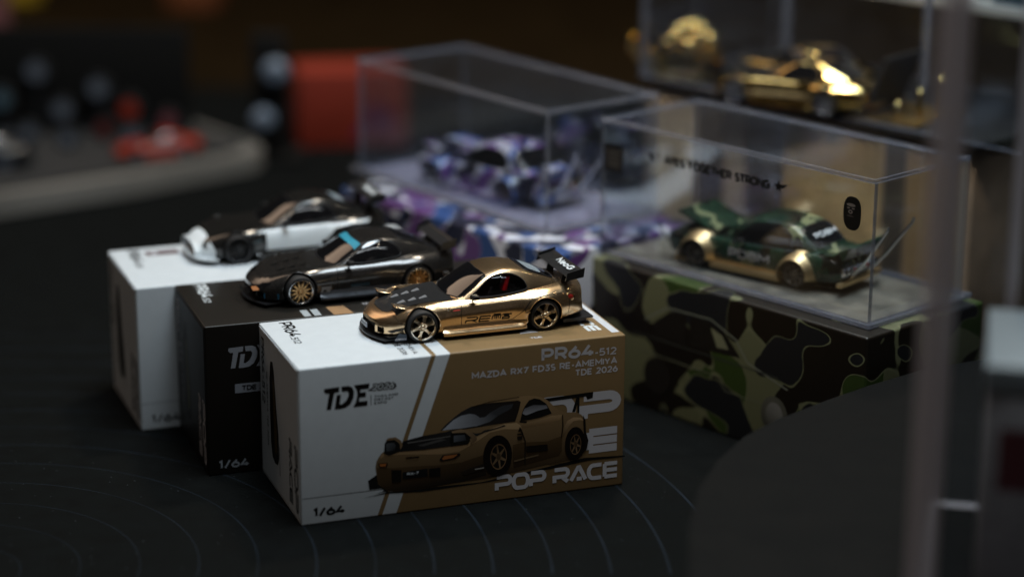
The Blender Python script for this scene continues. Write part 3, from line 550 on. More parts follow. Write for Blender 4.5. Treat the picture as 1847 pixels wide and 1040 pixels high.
Cx, frC, tpC, enC = make_box((-11.70, 69.10), .3538, CARD_C, 'plain white carton at the back left, under the black and white car', 'cartons used as stands')
t = Cx
top_print(t, INK_BLACK, '.530', None)
polys('printed_mark', [([(1.1, 3.6), (2.2, 3.6), (2.2, 4.1), (1.1, 4.1)], ('c', (.10, .04, .045))), ([(1.25, 3.72), (1.5, 3.72), (1.5, 3.95), (1.25, 3.95)], ('c', (.6, .6, .64)))], tpC, t)
polys('printed_line', [(rect(.04, .90, 9.9, .915), ('c', (.25, .25, .26)))], frC, t)
tde(t, frC, 2.0, 3.4, .64, (.009, .006, .005))
text('printed_lettering', '1/64', frC, .36, .235, .27, .20, INK_BLACK, t, width=.90)
end_print(t, INK_BLACK, (.03, .03, .03))
# ================================================================== DIECAST CARS
def hermite(xs, ys, q):
    xs = np.array(xs, float); ys = np.array(ys, float); q = np.atleast_1d(np.array(q, float))
    h = np.diff(xs); d = np.diff(ys) / h; m = np.zeros(len(xs))
    m[0], m[-1] = d[0], d[-1]
    for i in range(1, len(xs) - 1):
        m[i] = 0 if d[i - 1] * d[i] <= 0 else (d[i - 1] * h[i] + d[i] * h[i - 1]) / (h[i] + h[i - 1])
        lim = 2.5 * min(abs(d[i - 1]), abs(d[i])); m[i] = max(-lim, min(lim, m[i]))
    k = np.clip(np.searchsorted(xs, q) - 1, 0, len(xs) - 2); t = np.clip((q - xs[k]) / h[k], 0, 1)
    a, b = ys[k], ys[k + 1]; ma, mb = m[k] * h[k], m[k + 1] * h[k]
    return (2 * t**3 - 3 * t**2 + 1) * a + (t**3 - 2 * t**2 + t) * ma + (-2 * t**3 + 3 * t**2) * b + (t**3 - t**2) * mb
def catmull(P, n, sm=2):
    P = np.array(P, float); Q = np.vstack([2 * P[0] - P[1], P, 2 * P[-1] - P[-2]]); out = []
    for i in range(len(P) - 1):
        p0, p1, p2, p3 = Q[i:i + 4]
        for t in np.linspace(0, 1, n, endpoint=False):
            out.append(.5 * ((2 * p1) + (-p0 + p2) * t + (2 * p0 - 5 * p1 + 4 * p2 - p3) * t**2 + (-p0 + 3 * p1 - 3 * p2 + p3) * t**3))
    out.append(P[-1]); out = np.array(out)
    for _ in range(sm): out[1:-1] = .25 * out[:-2] + .5 * out[1:-1] + .25 * out[2:]
    return out
class Shell:
    """a lofted closed half-section shell; st: dict name -> values at stations xs"""
    def __init__(s, xs, st, prof, bows, n=90, per=6, extra=None):
        s.X = np.unique(np.concatenate([np.linspace(xs[0], xs[-1], n), xs[0] + np.array([.02, .05, .09, .14]), xs[-1] - np.array([.02, .05, .1])]))
        v = {k: hermite(xs, a, s.X) for k, a in st.items()}; s.bows = bows; s.S = []
        for i, x in enumerate(s.X):
            P = prof({k: a[i] for k, a in v.items()}); C = catmull(P, per)
            if extra is not None: C = extra(x, C)
            s.S.append(C)
        s.S = np.array(s.S)
        for _ in range(3): s.S[1:-1] = .25 * s.S[:-2] + .5 * s.S[1:-1] + .25 * s.S[2:]
        s.m = s.S.shape[1]
    def bow(s, x, y, z):
        return s.bows(x, y, z)
    def pt(s, x, y, z): return (x + s.bow(x, y, z), y, z)
    def build(s, name, mats, parent, smooth=32, taper=True):
        V = []; F = []; n = len(s.X); m = s.m; W = 2 * m - 1
        for i in range(n):
            row = [(y, z) for y, z in s.S[i]]
            full = [(-y, z) for y, z in row] + [(y, z) for y, z in row[-2::-1]]
            for y, z in full: V.append(s.pt(s.X[i], y, z))
        for i in range(n - 1):
            for k in range(W - 1): F.append((i * W + k, i * W + k + 1, (i + 1) * W + k + 1, (i + 1) * W + k))
            F.append((i * W + W - 1, i * W, (i + 1) * W, (i + 1) * W + W - 1))      # underside
        for e, x in ((0, s.X[0]), (n - 1, s.X[-1])):                            # end caps as grids
            M = 14; idx = []
            for k in range(m):
                y, z = s.S[e][k]; r = [e * W + k]
                for j in range(1, M):
                    yy = -y + 2 * y * j / M; V.append(s.pt(x, yy, z)); r.append(len(V) - 1)
                r.append(e * W + (W - 1 - k)); idx.append(r)
            for k in range(m - 1):
                for j in range(M):
                    q = []
                    for a in (idx[k][j], idx[k][j + 1], idx[k + 1][j + 1], idx[k + 1][j]):
                        if a not in q: q.append(a)
                    if len(q) > 2 and not (k == m - 2 and False): F.append(q)
        bm = bmesh.new(); vs = [bm.verts.new(v) for v in V]
        for f in F:
            try: bm.faces.new([vs[i] for i in f])
            except ValueError: pass
        bmesh.ops.remove_doubles(bm, verts=bm.verts, dist=1e-5)
        bmesh.ops.triangulate(bm, faces=[f for f in bm.faces if len(f.verts) > 4])
        for _ in range(4): bmesh.ops.smooth_vert(bm, verts=bm.verts, factor=.5, use_axis_x=True, use_axis_y=True, use_axis_z=True)
        return frombm(name, bm, mats, parent, smooth)
    def sec(s, x):
        x = min(max(x, s.X[0]), s.X[-1]); i = int(np.clip(np.searchsorted(s.X, x) - 1, 0, len(s.X) - 2)); t = (x - s.X[i]) / (s.X[i + 1] - s.X[i])
        return (1 - t) * s.S[i] + t * s.S[i + 1]
    def side(s, X, z):
        """outer half width at true x X and height z"""
        x = X; y = 1.
        for _ in range(4):
            C = s.sec(x); k = int(np.argmax(C[:, 1])); zz = C[:k + 1, 1]; yy = C[:k + 1, 0]
            y = float(np.interp(z, zz, yy)); x = X - s.bow(x, y, z)
        return y
    def top(s, X, y):
        x = X; z = 1.
        for _ in range(4):
            C = s.sec(x); k = int(np.argmax(C[:, 0])); yy = C[k:, 0][::-1]; zz = C[k:, 1][::-1]
            z = float(np.interp(abs(y), yy, zz)); x = X - s.bow(x, y, z)
        return z
def fill2d(poly, step):
    """triangulated fill of an outline with inner points, so it can follow a curved surface"""
    P = [Vector(p) for p in poly]; B = []
    for i, a in enumerate(P):
        b = P[(i + 1) % len(P)]; k = max(1, int((b - a).length / step))
        B += [a.lerp(b, j / k) for j in range(k)]
    xs = [p.x for p in P]; ys = [p.y for p in P]; I = []
    x = min(xs) + step * .5
    while x < max(xs):
        y = min(ys) + step * .5
        while y < max(ys):
            q = Vector((x, y)); ins = False
            for i, a in enumerate(B):
                b = B[(i + 1) % len(B)]
                if (a.y > y) != (b.y > y) and x < (b.x - a.x) * (y - a.y) / (b.y - a.y) + a.x: ins = not ins
            if ins and min((q - b).length for b in B) > step * .45: I.append(q)
            y += step
        x += step
    n = len(B)
    r = geometry.delaunay_2d_cdt(B + I, [(i, (i + 1) % n) for i in range(n)], [list(range(n))], 1, 1e-6)
    return [tuple(v) for v in r[0]], [list(f) for f in r[2]]
def smooth_poly(pts, n=4):
    P = [np.array(p, float) for p in pts]; out = []; m = len(P)
    for i in range(m):
        p0, p1, p2, p3 = P[i - 1], P[i], P[(i + 1) % m], P[(i + 2) % m]
        for t in np.linspace(0, 1, n, endpoint=False):
            out.append(tuple(.5 * ((2 * p1) + (-p0 + p2) * t + (2 * p0 - 5 * p1 + 4 * p2 - p3) * t**2 + (-p0 + 3 * p1 - 3 * p2 + p3) * t**3)))
    return out
def patch(name, shell, poly, mode, m, parent, off=.008, step=.09, sgn=-1, smooth=40, thick=0):
    V2, F = fill2d(poly, step); V = []
    for u, v in V2:
        if mode == 'side': V.append((u, sgn * (shell.side(u, v) + off), v))
        else: V.append((u, v, shell.top(u, v) + off))
    return mesh(name, V, F, m, parent, smooth=smooth)
def line_on(shell, pts, mode, sgn=-1, off=.003, step=.04):
    out = []
    for a, b in zip(pts[:-1], pts[1:]):
        a, b = np.array(a, float), np.array(b, float); k = max(1, int(np.linalg.norm(b - a) / step))
        for j in range(k): out.append(a + (b - a) * j / k)
    out.append(np.array(pts[-1], float))
    if mode == 'side': return [(p[0], sgn * (shell.side(p[0], p[1]) + off), p[1]) for p in out]
    return [(p[0], p[1], shell.top(p[0], p[1]) + off) for p in out]
def side_frame(shell, sgn=-1, off=.006):
    """a print frame that follows the flank: u = x, v = z"""
    return lambda u, v, h=0: Vector((u, sgn * (shell.side(u, v) + off + h), v))
def sub(base, cutters):
    for c in cutters:
        md = base.modifiers.new('cut', 'BOOLEAN'); md.operation = 'DIFFERENCE'; md.object = c; md.solver = 'EXACT'; md.material_mode = 'TRANSFER'
    dg = bpy.context.evaluated_depsgraph_get(); dg.update()
    me = bpy.data.meshes.new_from_object(base.evaluated_get(dg), preserve_all_data_layers=True, depsgraph=dg)
    base.modifiers.clear(); old = base.data; base.data = me; me.name = base.name
    me.shade_smooth(); me.set_sharp_from_angle(angle=rad(32))
    for c in cutters: bpy.data.objects.remove(c, do_unlink=True)
WHEELS = {}
def wheel(parent, x, y, r, rr, wd, sgn, style, rimm, lipm=None, ns=6):
    """tyre with a rim child; sgn -1 = the side towards -y"""
    key = (r, rr, wd, sgn, style, rimm.name, ns)
    if key not in WHEELS:
        T = lathe('wheel', [(rr * .98, sgn * wd * .02), (rr * 1.0, sgn * wd * .98), (rr * 1.05, sgn * wd * 1.0), (r * .93, sgn * wd * .97), (r, sgn * wd * .80), (r, sgn * wd * .20), (r * .93, 0), (rr * .6, 0)], TYRE, None, n=48)
        lip = lathe('rim', [(rr * 1.0, sgn * wd * .99), (rr * 1.0, sgn * wd * 1.02), (rr * .93, sgn * wd * 1.03), (rr * .88, sgn * wd * .95), (rr * .82, sgn * wd * .62), (rr * .80, sgn * wd * .3)], lipm or rimm, None, n=48, caps=False)
        bm = bmesh.new()
        for k in range(ns):
            a = 2 * math.pi * k / ns + .25
            w0, w1 = (.115, .06) if style == 'star' else (.035, .03)
            pr = [(.10, w0 * 1.1), (.35, w0 * .75), (.62, w1), (.86, w1 * 1.5)]
            rows = []
            for q, ww in pr:
                dz = .93 - .10 * math.sin(q * 2.8) if style == 'star' else .9
                for s2, dd in ((-1, .0), (-.55, .07), (.55, .07), (1, .0)):
                    c, s_ = math.cos(a), math.sin(a); px, pz = q * rr * c - s2 * ww * s_ * rr * 1.4, q * rr * s_ + s2 * ww * c * rr * 1.4
                    rows.append(bm.verts.new((px, sgn * wd * (dz - .10 + dd * 1.4), pz)))
            for i in range(3):
                for j in range(3): bm.faces.new((rows[i * 4 + j], rows[i * 4 + j + 1], rows[i * 4 + 5 + j], rows[i * 4 + 4 + j]))
                for j in (0, 3):
                    pass
        S = frombm('spokes', bm, rimm, None, 30)
        md = S.modifiers.new('s', 'SOLIDIFY'); md.thickness = .05; md.offset = 0
        dg = bpy.context.evaluated_depsgraph_get(); dg.update(); me = bpy.data.meshes.new_from_object(S.evaluated_get(dg)); S.modifiers.clear(); S.data = me
        H = lathe('hub', [(rr * .22, sgn * wd * .7), (rr * .20, sgn * wd * .92), (rr * .13, sgn * wd * 1.0), (rr * .05, sgn * wd * 1.02)], rimm, None, n=20)
        Dk = lathe('brake_disc', [(rr * .80, sgn * wd * .32), (rr * .80, sgn * wd * .36), (rr * .3, sgn * wd * .37)], mat('brake_steel', (.05, .045, .04), .35, .9), None, n=32)
        for o in (lip, Dk): o.parent = T
        for o in (S, H): o.parent = T
        T.name = 'wheel'; WHEELS[key] = T; o = T
    else:
        o = copy_tree(WHEELS[key])
    o.parent = parent; o.location = (x, y - sgn * 0, r)
    return o

def fd_profile(v):
    return [(v['yl'], v['zl']), (v['yl'] + .55 * (v['ym'] - v['yl']), v['zl'] + .45 * (v['zm'] - v['zl'])), (v['ym'], v['zm']), (v['ys'] + .42 * (v['ym'] - v['ys']) + .03, .55 * v['zs'] + .45 * v['zm']),
            (v['ys'], v['zs']), (v['yf'], v['zf']), (v['yf'] * .72, .35 * v['zf'] + .65 * v['zc']), (v['yf'] * .36, .06 * v['zf'] + .94 * v['zc']), (0, v['zc'])]
def gh_profile(v):
    zb = v['zb']; h = v['zt'] - zb; b, r = v['b'], v['r']
    return [(b, zb - .06), (b - .25 * (b - r), zb + .33 * h), (b - .55 * (b - r), zb + .64 * h), (r + .02, zb + .885 * h), (r - .14, zb + .965 * h), (r * .5, zb + .992 * h), (0, zb + h)]

FD = dict(L=6.74, xf=1.46, xr=5.26, r=.475, rr=.385, wd=.40, track=1.43, arch=.545,
  xs=[.12, .23, .44, .76, 1.12, 1.5, 2.1, 2.8, 4.0, 4.7, 5.3, 5.9, 6.42, 6.74],
  st=dict(zc=[.60, .68, .77, .86, .93, .99, 1.07, 1.11, 1.12, 1.15, 1.22, 1.25, 1.22, 1.12],
          zf=[.57, .66, .76, .88, .98, 1.04, 1.07, 1.10, 1.14, 1.19, 1.22, 1.20, 1.15, 1.05],
          yf=[.60, .74, .88, .98, 1.04, 1.06, 1.02, 1.02, 1.04, 1.08, 1.10, 1.04, .95, .85],
          zs=[.52, .60, .68, .78, .87, .92, .94, .97, 1.01, 1.05, 1.08, 1.07, 1.02, .94],
          ys=[.80, .95, 1.09, 1.19, 1.26, 1.29, 1.25, 1.24, 1.27, 1.33, 1.36, 1.29, 1.17, 1.02],
          zm=[.42, .44, .48, .55, .60, .62, .62, .64, .68, .70, .72, .70, .66, .62],
          ym=[.86, 1.02, 1.17, 1.28, 1.35, 1.37, 1.33, 1.33, 1.35, 1.41, 1.46, 1.40, 1.28, 1.12],
          yl=[.84, .98, 1.10, 1.18, 1.24, 1.26, 1.22, 1.20, 1.20, 1.26, 1.32, 1.28, 1.18, 1.04],
          zl=[.22, .20, .18, .17, .16, .16, .16, .16, .16, .17, .18, .22, .28, .34]),
  gx=[2.28, 2.66, 3.04, 3.38, 3.72, 4.14, 4.56, 4.98, 5.40, 5.80, 6.12],
  gs=dict(zt=[1.00, 1.22, 1.46, 1.65, 1.77, 1.83, 1.80, 1.70, 1.54, 1.36, 1.18], zb=[.98] * 2 + [1.0] * 5 + [1.02] * 4,
          b=[1.05, 1.14, 1.18, 1.20, 1.21, 1.22, 1.21, 1.18, 1.10, .98, .86], r=[.98, .94, .90, .86, .83, .81, .79, .76, .72, .68, .62]))
def fd_bow(x, y, z):
    f = max(0., 1 - x / 1.6); r = max(0., (x - 5.4) / 1.3)
    return (.34 * f * f * y * y + .30 * f**3 * max(0, z - .45)) - .14 * r * y * y + .10 * r * max(0, .75 - z)
def gh_bow(x, y, z):
    f = min(1., max(0., (4.05 - x) / .9)); r = min(1., max(0., (x - 4.7) / 1.))
    return .20 * f * y * y - .10 * r * y * y
def make_car(name, label, cat, loc, rotz, sp, group=None, scale=1.0, z0=BH):
    G = dict(FD); G.update(sp.get('geo', {})); paint = sp['paint']; det = sp.get('det', 2)
    t = thing(name, label, cat, (loc[0], loc[1], z0 + .012), rotz, group); t.scale = (scale,) * 3
    xf, xr, R, ar = G['xf'], G['xr'], G['r'], G['arch']
    fb = sp.get('flare', (.06, .09))
    def extra(x, C):
        C = C.copy()
        for xw, b in ((xf, fb[0]), (xr, fb[1])):
            d = np.hypot(C[:, 0] * 0 + x - xw, C[:, 1] - R); q = np.clip(1 - (d - ar) / .34, 0, 1); q = q * q * (3 - 2 * q)
            C[:, 0] += b * q * (C[:, 0] > .9) * np.clip((C[:, 0] - .9) / .2, 0, 1)
        return C
    B = Shell(G['xs'], G['st'], fd_profile, sp.get('bow', fd_bow), extra=extra)
    mats = [paint, MATTE]
    body = B.build('body', mats, t)
    cut = []
    for xw in (xf, xr):
        for sg in (-1, 1):
            c = lathe('cut', [(ar, sg * .72), (ar, sg * 2.2)], MATTE, t, n=56, c=(xw, 0, R)); cut.append(c)
    if sp.get('mouth', True):
        cut.append(box('cut', (-1, -.62, .22), (.36, .62, .50), MATTE, t))
        if det > 1:
            for sg in (-1, 1):
                cut.append(prism('cut', [(-.5, .26), (.42, .26), (.42, .44), (-.5, .46)], 'y', sg * .72 if sg > 0 else -.94, sg * .94 if sg > 0 else -.72, MATTE, t))
    sub(body, cut)
    g = Shell(G['gx'], G['gs'], gh_profile, sp.get('gbow', gh_bow), n=70)
    cab = g.build('cabin', [sp.get('roof', paint), MATTE], t)
    W = sp.get('win', [(3.10, 1.17), (3.30, 1.34), (3.54, 1.53), (3.80, 1.665), (4.12, 1.71), (4.42, 1.67), (4.66, 1.54), (4.78, 1.38), (4.74, 1.23), (4.2, 1.17), (3.6, 1.13)])
    Wp = smooth_poly(W, 3)
    if sp.get('open'):
        c = prism('cut', [(u, v) for u, v in Wp], 'y', -2, 2, MATTE, t); sub(cab, [c])
        m = sp.get('glass', GLASSD)
        for sg in (-1, 1):
            patch('side_window', g, Wp, 'side', CLEARW, t, off=-.03, sgn=sg)
    else:
        for sg in (-1, 1): patch('side_window', g, Wp, 'side', GLASSD, t, off=.010, sgn=sg)
    for sg in (-1, 1):
        tube('window_trim', line_on(g, Wp + [Wp[0]], 'side', sg, .006), .020, BLACK, t, n=6)
    # windscreen and rear window
    ws = sp.get('ws', [(2.46, 0), (2.49, .45), (2.66, .88), (2.84, 1.0), (3.22, .93), (3.60, .79), (3.56, .40), (3.53, 0), (3.56, -.40), (3.60, -.79), (3.22, -.93), (2.84, -1.0), (2.66, -.88), (2.49, -.45)])
    patch('windscreen', g, ws, 'top', GLASSD, t, off=.008)
    tube('windscreen_trim', line_on(g, ws + [ws[0]], 'top', 1, .006), .016, BLACK, t, n=6)
    rw = sp.get('rw', [(4.82, .0), (4.84, .48), (4.92, .66), (5.3, .66), (5.75, .56), (5.90, .3), (5.93, 0), (5.90, -.3), (5.75, -.56), (5.3, -.66), (4.92, -.66), (4.84, -.48)])
    patch('rear_window', g, smooth_poly(rw, 3), 'top', GLASSD, t, off=.010)
    tube('rear_window_trim', line_on(g, smooth_poly(rw, 3) + [rw[0]], 'top', 1, .008), .02, BLACK, t, n=6)
    if sp.get('sunstrip'):
        patch('sun_strip', g, [(3.36, .89), (3.59, .78), (3.54, 0), (3.59, -.78), (3.36, -.89), (3.32, -.4), (3.31, 0), (3.32, .4)], 'top', sp['sunstrip'], t, off=.016)
    # wheels
    wst = sp.get('wheel', ('star', GOLDRIM, None, 6))
    for xw in (xf, xr):
        for sg in (-1, 1):
            tr = G['track'] + (.03 if xw == xr else 0)
            wheel(t, xw, sg * (tr - G['wd']), R, G['rr'], G['wd'], sg, wst[0], wst[1], wst[2], wst[3])
    # arch lips
    for xw in (xf, xr):
        for sg in (-1, 1):
            pts = []
            for k in range(33):
                a = rad(-18 + 216 * k / 32); X = xw + (ar + .004) * math.cos(a); Z = R + (ar + .004) * math.sin(a)
                if Z > .2: pts.append((X, sg * (B.side(X, Z) - .004), Z))
            tube('arch_lip', pts, .017, sp.get('lip', paint), t, n=6)
    # hood, vents
    if sp.get('hood'):
        hd = [(.50, 0), (.52, .38), (.62, .62), (.86, .66), (1.25, .80), (2.50, 1.0), (2.56, .55), (2.50, 0), (2.56, -.55), (2.50, -1.0), (1.25, -.80), (.86, -.66), (.62, -.62), (.52, -.38)]
        patch('bonnet', B, hd, 'top', sp['hood'], t, off=.012)
        tube('bonnet_gap', line_on(B, hd + [hd[0]], 'top', 1, .002), .010, MATTE, t, n=5)
    if sp.get('vents'):
        for sg in (-1, 1):
            for k in range(3):
                x = 1.10 + .33 * k; y = sg * (.32 + .03 * k); z = B.top(x, y) + .012
                bm = bmesh.new()
                V = [(x - .09, y - .05, z + .004), (x - .09, y + .05, z + .004), (x + .13, y - .115, z + .065), (x + .13, y + .115, z + .065), (x + .13, y - .115, z - .02), (x + .13, y + .115, z - .02), (x - .09, y - .05, z - .02), (x - .09, y + .05, z - .02)]
                vv = [bm.verts.new(p) for p in V]
                for f in ((0, 1, 3, 2), (2, 3, 5, 4), (0, 2, 4, 6), (1, 7, 5, 3), (6, 4, 5, 7), (0, 6, 7, 1)): bm.faces.new([vv[i] for i in f])
                frombm('bonnet_vent', bm, sp['vents'], t)
    # panel gaps on the flanks
    if det > 0:
        for sg in (-1, 1):
            tube('door_gap', line_on(B, [(2.70, 1.04), (2.68, .85), (2.68, .36), (4.1, .36)], 'side', sg, .0), .008, MATTE, t, n=5)
            tube('door_gap', line_on(B, [(4.80, 1.10), (4.76, .90), (4.52, .62), (4.3, .44), (4.1, .36)], 'side', sg, .0), .008, MATTE, t, n=5)
            tube('bumper_gap', line_on(B, [(.70, .79), (.80, .62), (.92, .56)], 'side', sg, .0), .007, MATTE, t, n=5)
            tube('bumper_gap', line_on(B, [(6.05, 1.08), (6.08, .80), (6.05, .45)], 'side', sg, .0), .007, MATTE, t, n=5)
    # side skirts
    sk = sp.get('skirt', paint)
    for sg in (-1, 1):
        V = []; F = []; xs = np.linspace(xf + ar + .10, xr - ar - .02, 26)
        for x in xs:
            k = min(1, (x - xs[0]) / .12, (xs[-1] - x) / .2 + .3)
            yo = G['track'] - .02 + .05 * k; yi = B.side(x, .42) - .01; yb = yi - .12
            for y, z in ((yi, .40), (yi + .012, .28), (yo - .05, .232), (yo - .012, .215), (yo, .19), (yo - .02, .12), (yb, .11)): V.append((x, sg * y, z))
        m = 7
        for i in range(len(xs) - 1):
            for k in range(m - 1): F.append((i * m + k, i * m + k + 1, (i + 1) * m + k + 1, (i + 1) * m + k))
        F.append(tuple(range(m))); F.append(tuple(range((len(xs) - 1) * m, len(xs) * m)))
        bm = bmesh.new(); vs = [bm.verts.new(v) for v in V]; [bm.faces.new([vs[i] for i in f]) for f in F]
        frombm('side_skirt', bm, sk, t, 35)
    # floor pan
    box('chassis', (.5, -1.0, .10), (6.3, 1.0, .20), MATTE, t)
    # front splitter
    pts = []
    for k in range(21):
        y = -1.18 + 2.36 * k / 20; pts.append(((-.08 + sp.get('lipx', .11)) + .42 * (y * y) * .60, y))
    outl = pts + [(.9, 1.1), (.9, -1.1)]
    prism('front_splitter', outl, 'z', .085, .125, sp.get('splitter', BLACK), t)
    # mirrors
    for sg in (-1, 1):
        y0 = B.side(3.08, 1.04)
        bm = boxbm((2.96, sg * (y0 + .16) - .13, 1.13), (3.16, sg * (y0 + .16) + .13, 1.27), .05, 2)
        for v in bm.verts: v.co.x += .25 * abs(v.co.y - sg * y0) * .6
        mm = frombm('wing_mirror', bm, BLACK, t, 50)
        tube('mirror_stalk', [(3.10, sg * (y0 - .10), 1.08), (3.10, sg * (y0 + .10), 1.17)], .03, BLACK, mm, n=6)
    if sp.get('extras'): sp['extras'](t, B, g, G)
    return t, B, g
CLEARW = glassy('side_window_glass', (.85, .87, .90), .9, .0)

def gt_wing(t, m, words=None, ts=.22, x=6.13, z=1.53, span=1.22, ch=.52):
    pr = []
    N = 12
    for k in range(N + 1):
        u = k / N; pr.append((x - .12 + ch * u, z + .045 * math.sin(math.pi * min(1, u * 1.3)) * .6 + .16 * u * u))
    for k in range(N, -1, -1):
        u = k / N; pr.append((x - .12 + ch * u, z - .035 * math.sin(math.pi * u) + .16 * u * u - .012))
    # outline in x,z swept across the car
    W = prism('wing_blade', pr, 'y', -span, span, m, t, smooth=40)
    for sg in (-1, 1):
        prism('wing_end_plate', [(x - .16, z - .14), (x + ch - .10, z - .06), (x + ch - .06, z + .22), (x - .10, z + .10)], 'y', sg * span - .02, sg * span + .02, m, t)
        prism('wing_post', [(x - .10, 1.15), (x + .16, 1.15), (x + .22, z + .02), (x + .02, z + .02)], 'y', sg * .62 - .022, sg * .62 + .022, m, t)
    if words:
        a = math.atan2(.16, ch) * 1.05
        f = frame((x + .02, 0, z + .055), (0, -1, 0), (math.cos(a), 0, math.sin(a)))
        text('wing_lettering', words, f, -.24, .07, ts, .24, INK_WHITE, W, width=1.1, lift=.02, slant=.2)

def hero_extras(t, B, g, G):
    # pop-up headlamps
    for sg in (-1, 1):
        x0, y0 = .76, sg * .84; zb = .88
        V = [(x0, y0 - .20, zb - .06), (x0, y0 + .20, zb - .06), (x0 + .04, y0 - .20, zb + .15), (x0 + .04, y0 + .20, zb + .15), (x0 + .52, y0 - .17, zb + .03), (x0 + .52, y0 + .17, zb + .03), (x0 + .52, y0 - .17, zb - .1), (x0 + .52, y0 + .17, zb - .1)]
        bm = bmesh.new(); vv = [bm.verts.new(p) for p in V]
        for f in ((0, 2, 3, 1), (2, 4, 5, 3), (0, 6, 4, 2), (1, 3, 5, 7), (4, 6, 7, 5), (0, 1, 7, 6)): bm.faces.new([vv[i] for i in f])
        pod = frombm('pop_up_headlamp', bm, BLACK, t)
        bm = boxbm((x0 - .04, y0 - .225, zb + .145), (x0 + .56, y0 + .225, zb + .175), .012, 1)
        for v in bm.verts: v.co.z -= (v.co.x - x0) * .24
        frombm('headlamp_lid', bm, GOLDP, pod, 40)
        V2 = box('headlamp_lens', (x0 - .015, y0 - .15, zb - .02), (x0 + .01, y0 + .15, zb + .11), mat('lens_glass', (.05, .05, .055), .05, 0, 1), pod)
    # gold frame of the side intakes with black canards, plate, splitter blades
    pl = box('number_plate', (.055, -.36, .30), (.075, .20, .44), mat('plate_white', (.30, .33, .37), .4), t)
    f = frame((.055, .18, .33), (0, -1, 0), (0, 0, 1), (-1, 0, 0))
    text('plate_lettering', 'RX-7', f, .03, .0, .08, .2, INK_BLACK, pl, width=.40)
    for sg in (-1, 1):
        for (x, z, l, a) in ((.50, .33, .42, .10), (.42, .17, .50, .04)):
            y0 = B.side(x + .15, z + .02)
            V = [(x, sg * (y0 - .10), z), (x + l, sg * (y0 + .02), z + a), (x + l, sg * (y0 + .26), z + a + .03), (x + .06, sg * (y0 + .10), z), ]
            bm = bmesh.new(); lo = [bm.verts.new(p) for p in V]; hi = [bm.verts.new((p[0], p[1], p[2] + .022)) for p in V]
            bm.faces.new(lo); bm.faces.new(hi)
            for i in range(4): bm.faces.new((lo[i], lo[(i + 1) % 4], hi[(i + 1) % 4], hi[i]))
            frombm('canard', bm, BLACK, t)
        fn = prism('canard_fin', [(.60, .12), (.98, .12), (.96, .30), (.74, .34)], 'y', sg * 1.36 - .012, sg * 1.36 + .012, SILVER if False else mat('dark_blue_fin', (.04, .055, .075), .35), t)
        if sg < 0: text('fin_lettering', 'AMEMIYA', frame((.62, -1.378, .15), (1, 0, 0), (0, 0, 1)), 0, 0, .05, .25, INK_LILAC, fn, width=.32)
        # round side lamp, small turn lamp, fender triangle
        x, z = 6.12, .93; y = B.side(x, z)
        rg = lathe('tail_marker', [(.135, sg * -.03), (.135, sg * .012), (.10, sg * .022), (.095, sg * .0)], GOLDP, t, n=24, c=(x, sg * y, z))
        lathe('marker_lens', [(.075, 0), (.07, sg * .028), (.03, sg * .04)], mat('red_lens', (.45, .02, .015), .15, 0, 1), rg, n=20, c=(x, sg * y, z))
        x, z = 2.30, .90; y = B.side(x, z)
        lathe('side_lamp', [(.045, 0), (.04, sg * .02), (.02, sg * .03)], CHROME, t, n=16, c=(x, sg * y, z))
        fs = side_frame(B, sg)
        polys('fender_triangle', [([(2.42, .84), (2.64, .85), (2.54, 1.01)], ('c', (.5, .02, .012)))], fs, t)
        if sg < 0:
            text('door_lettering', 'RE', fs, 2.80, .42, .19, .17, INK_BLACK, t, font=GT, width=.74, slant=.25, lift=.006)
            # two characters drawn with strokes
            K = {'a': (1.0, [[(.05, 1), (.95, 1)], [(0, .1), (0, .75), (1, .75), (1, .1)], [(.5, 1), (.5, .1)], [(.2, .6), (.35, .5)], [(.2, .35), (.35, .25)], [(.65, .6), (.8, .5)], [(.65, .35), (.8, .25)]]),
                 'b': (1.0, [[(.5, 1), (.5, .9)], [(0, .68), (0, .88), (1, .88), (1, .68)], [(.25, .72), (.75, .72), (.75, .5), (.25, .5), (.25, .72)], [(.1, .36), (.9, .36), (.9, .02), (.1, .02), (.1, .36)]]), ' ': (.2, [])}
            text('door_lettering', 'ab', fs, 3.62, .44, .20, .14, INK_BLACK, t, font=K, width=.56, slant=.2, lift=.006)
        # rivets on the over-fender and its upper seam
        tube('fender_seam', line_on(B, [(4.62, .66), (4.70, .86), (4.84, .99), (5.05, 1.06), (5.4, 1.09), (5.9, 1.06)], 'side', sg, .0), .009, MATTE, t, n=5)
        for k in range(5):
            x = 4.85 + .26 * k; z = 1.045 + (.05 if k in (2, 3) else .02 if k else 0) - .02; y = B.side(x, z)
            lathe('rivet', [(.022, 0), (.018, sg * .018), (.006, sg * .024)], GOLDP, t, n=10, c=(x, sg * y, z))
        box('rear_side_winglet', (4.62, sg * 1.44 - .05, .60), (4.78, sg * 1.44 + .03, .635), GOLDP, t, bev=.01)
        # red seats
        bm = boxbm((4.10, sg * .62 - .20, 1.0), (4.24, sg * .62 + .20, 1.62), .06, 3)
        for v in bm.verts: v.co.x += (v.co.z - 1.0) * .25
        st = frombm('seat', bm, REDP, t, 50)
    tube('steering_wheel', [(3.42 - .05 * math.sin(a), .46 + .15 * math.cos(a), 1.27 + .14 * math.sin(a)) for a in [2 * math.pi * k / 20 for k in range(21)]], .018, BLACK, t, n=6)
    # rear: diffuser, plate, tail lamps
    prism('rear_diffuser', [(5.95, -1.35), (6.9, -1.18), (6.92, 1.18), (5.95, 1.35)], 'z', .17, .215, BLACK, t)
    for k in range(5): box('diffuser_fin', (6.2, -.8 + .4 * k - .012, .10), (6.88, -.8 + .4 * k + .012, .17), BLACK, t)
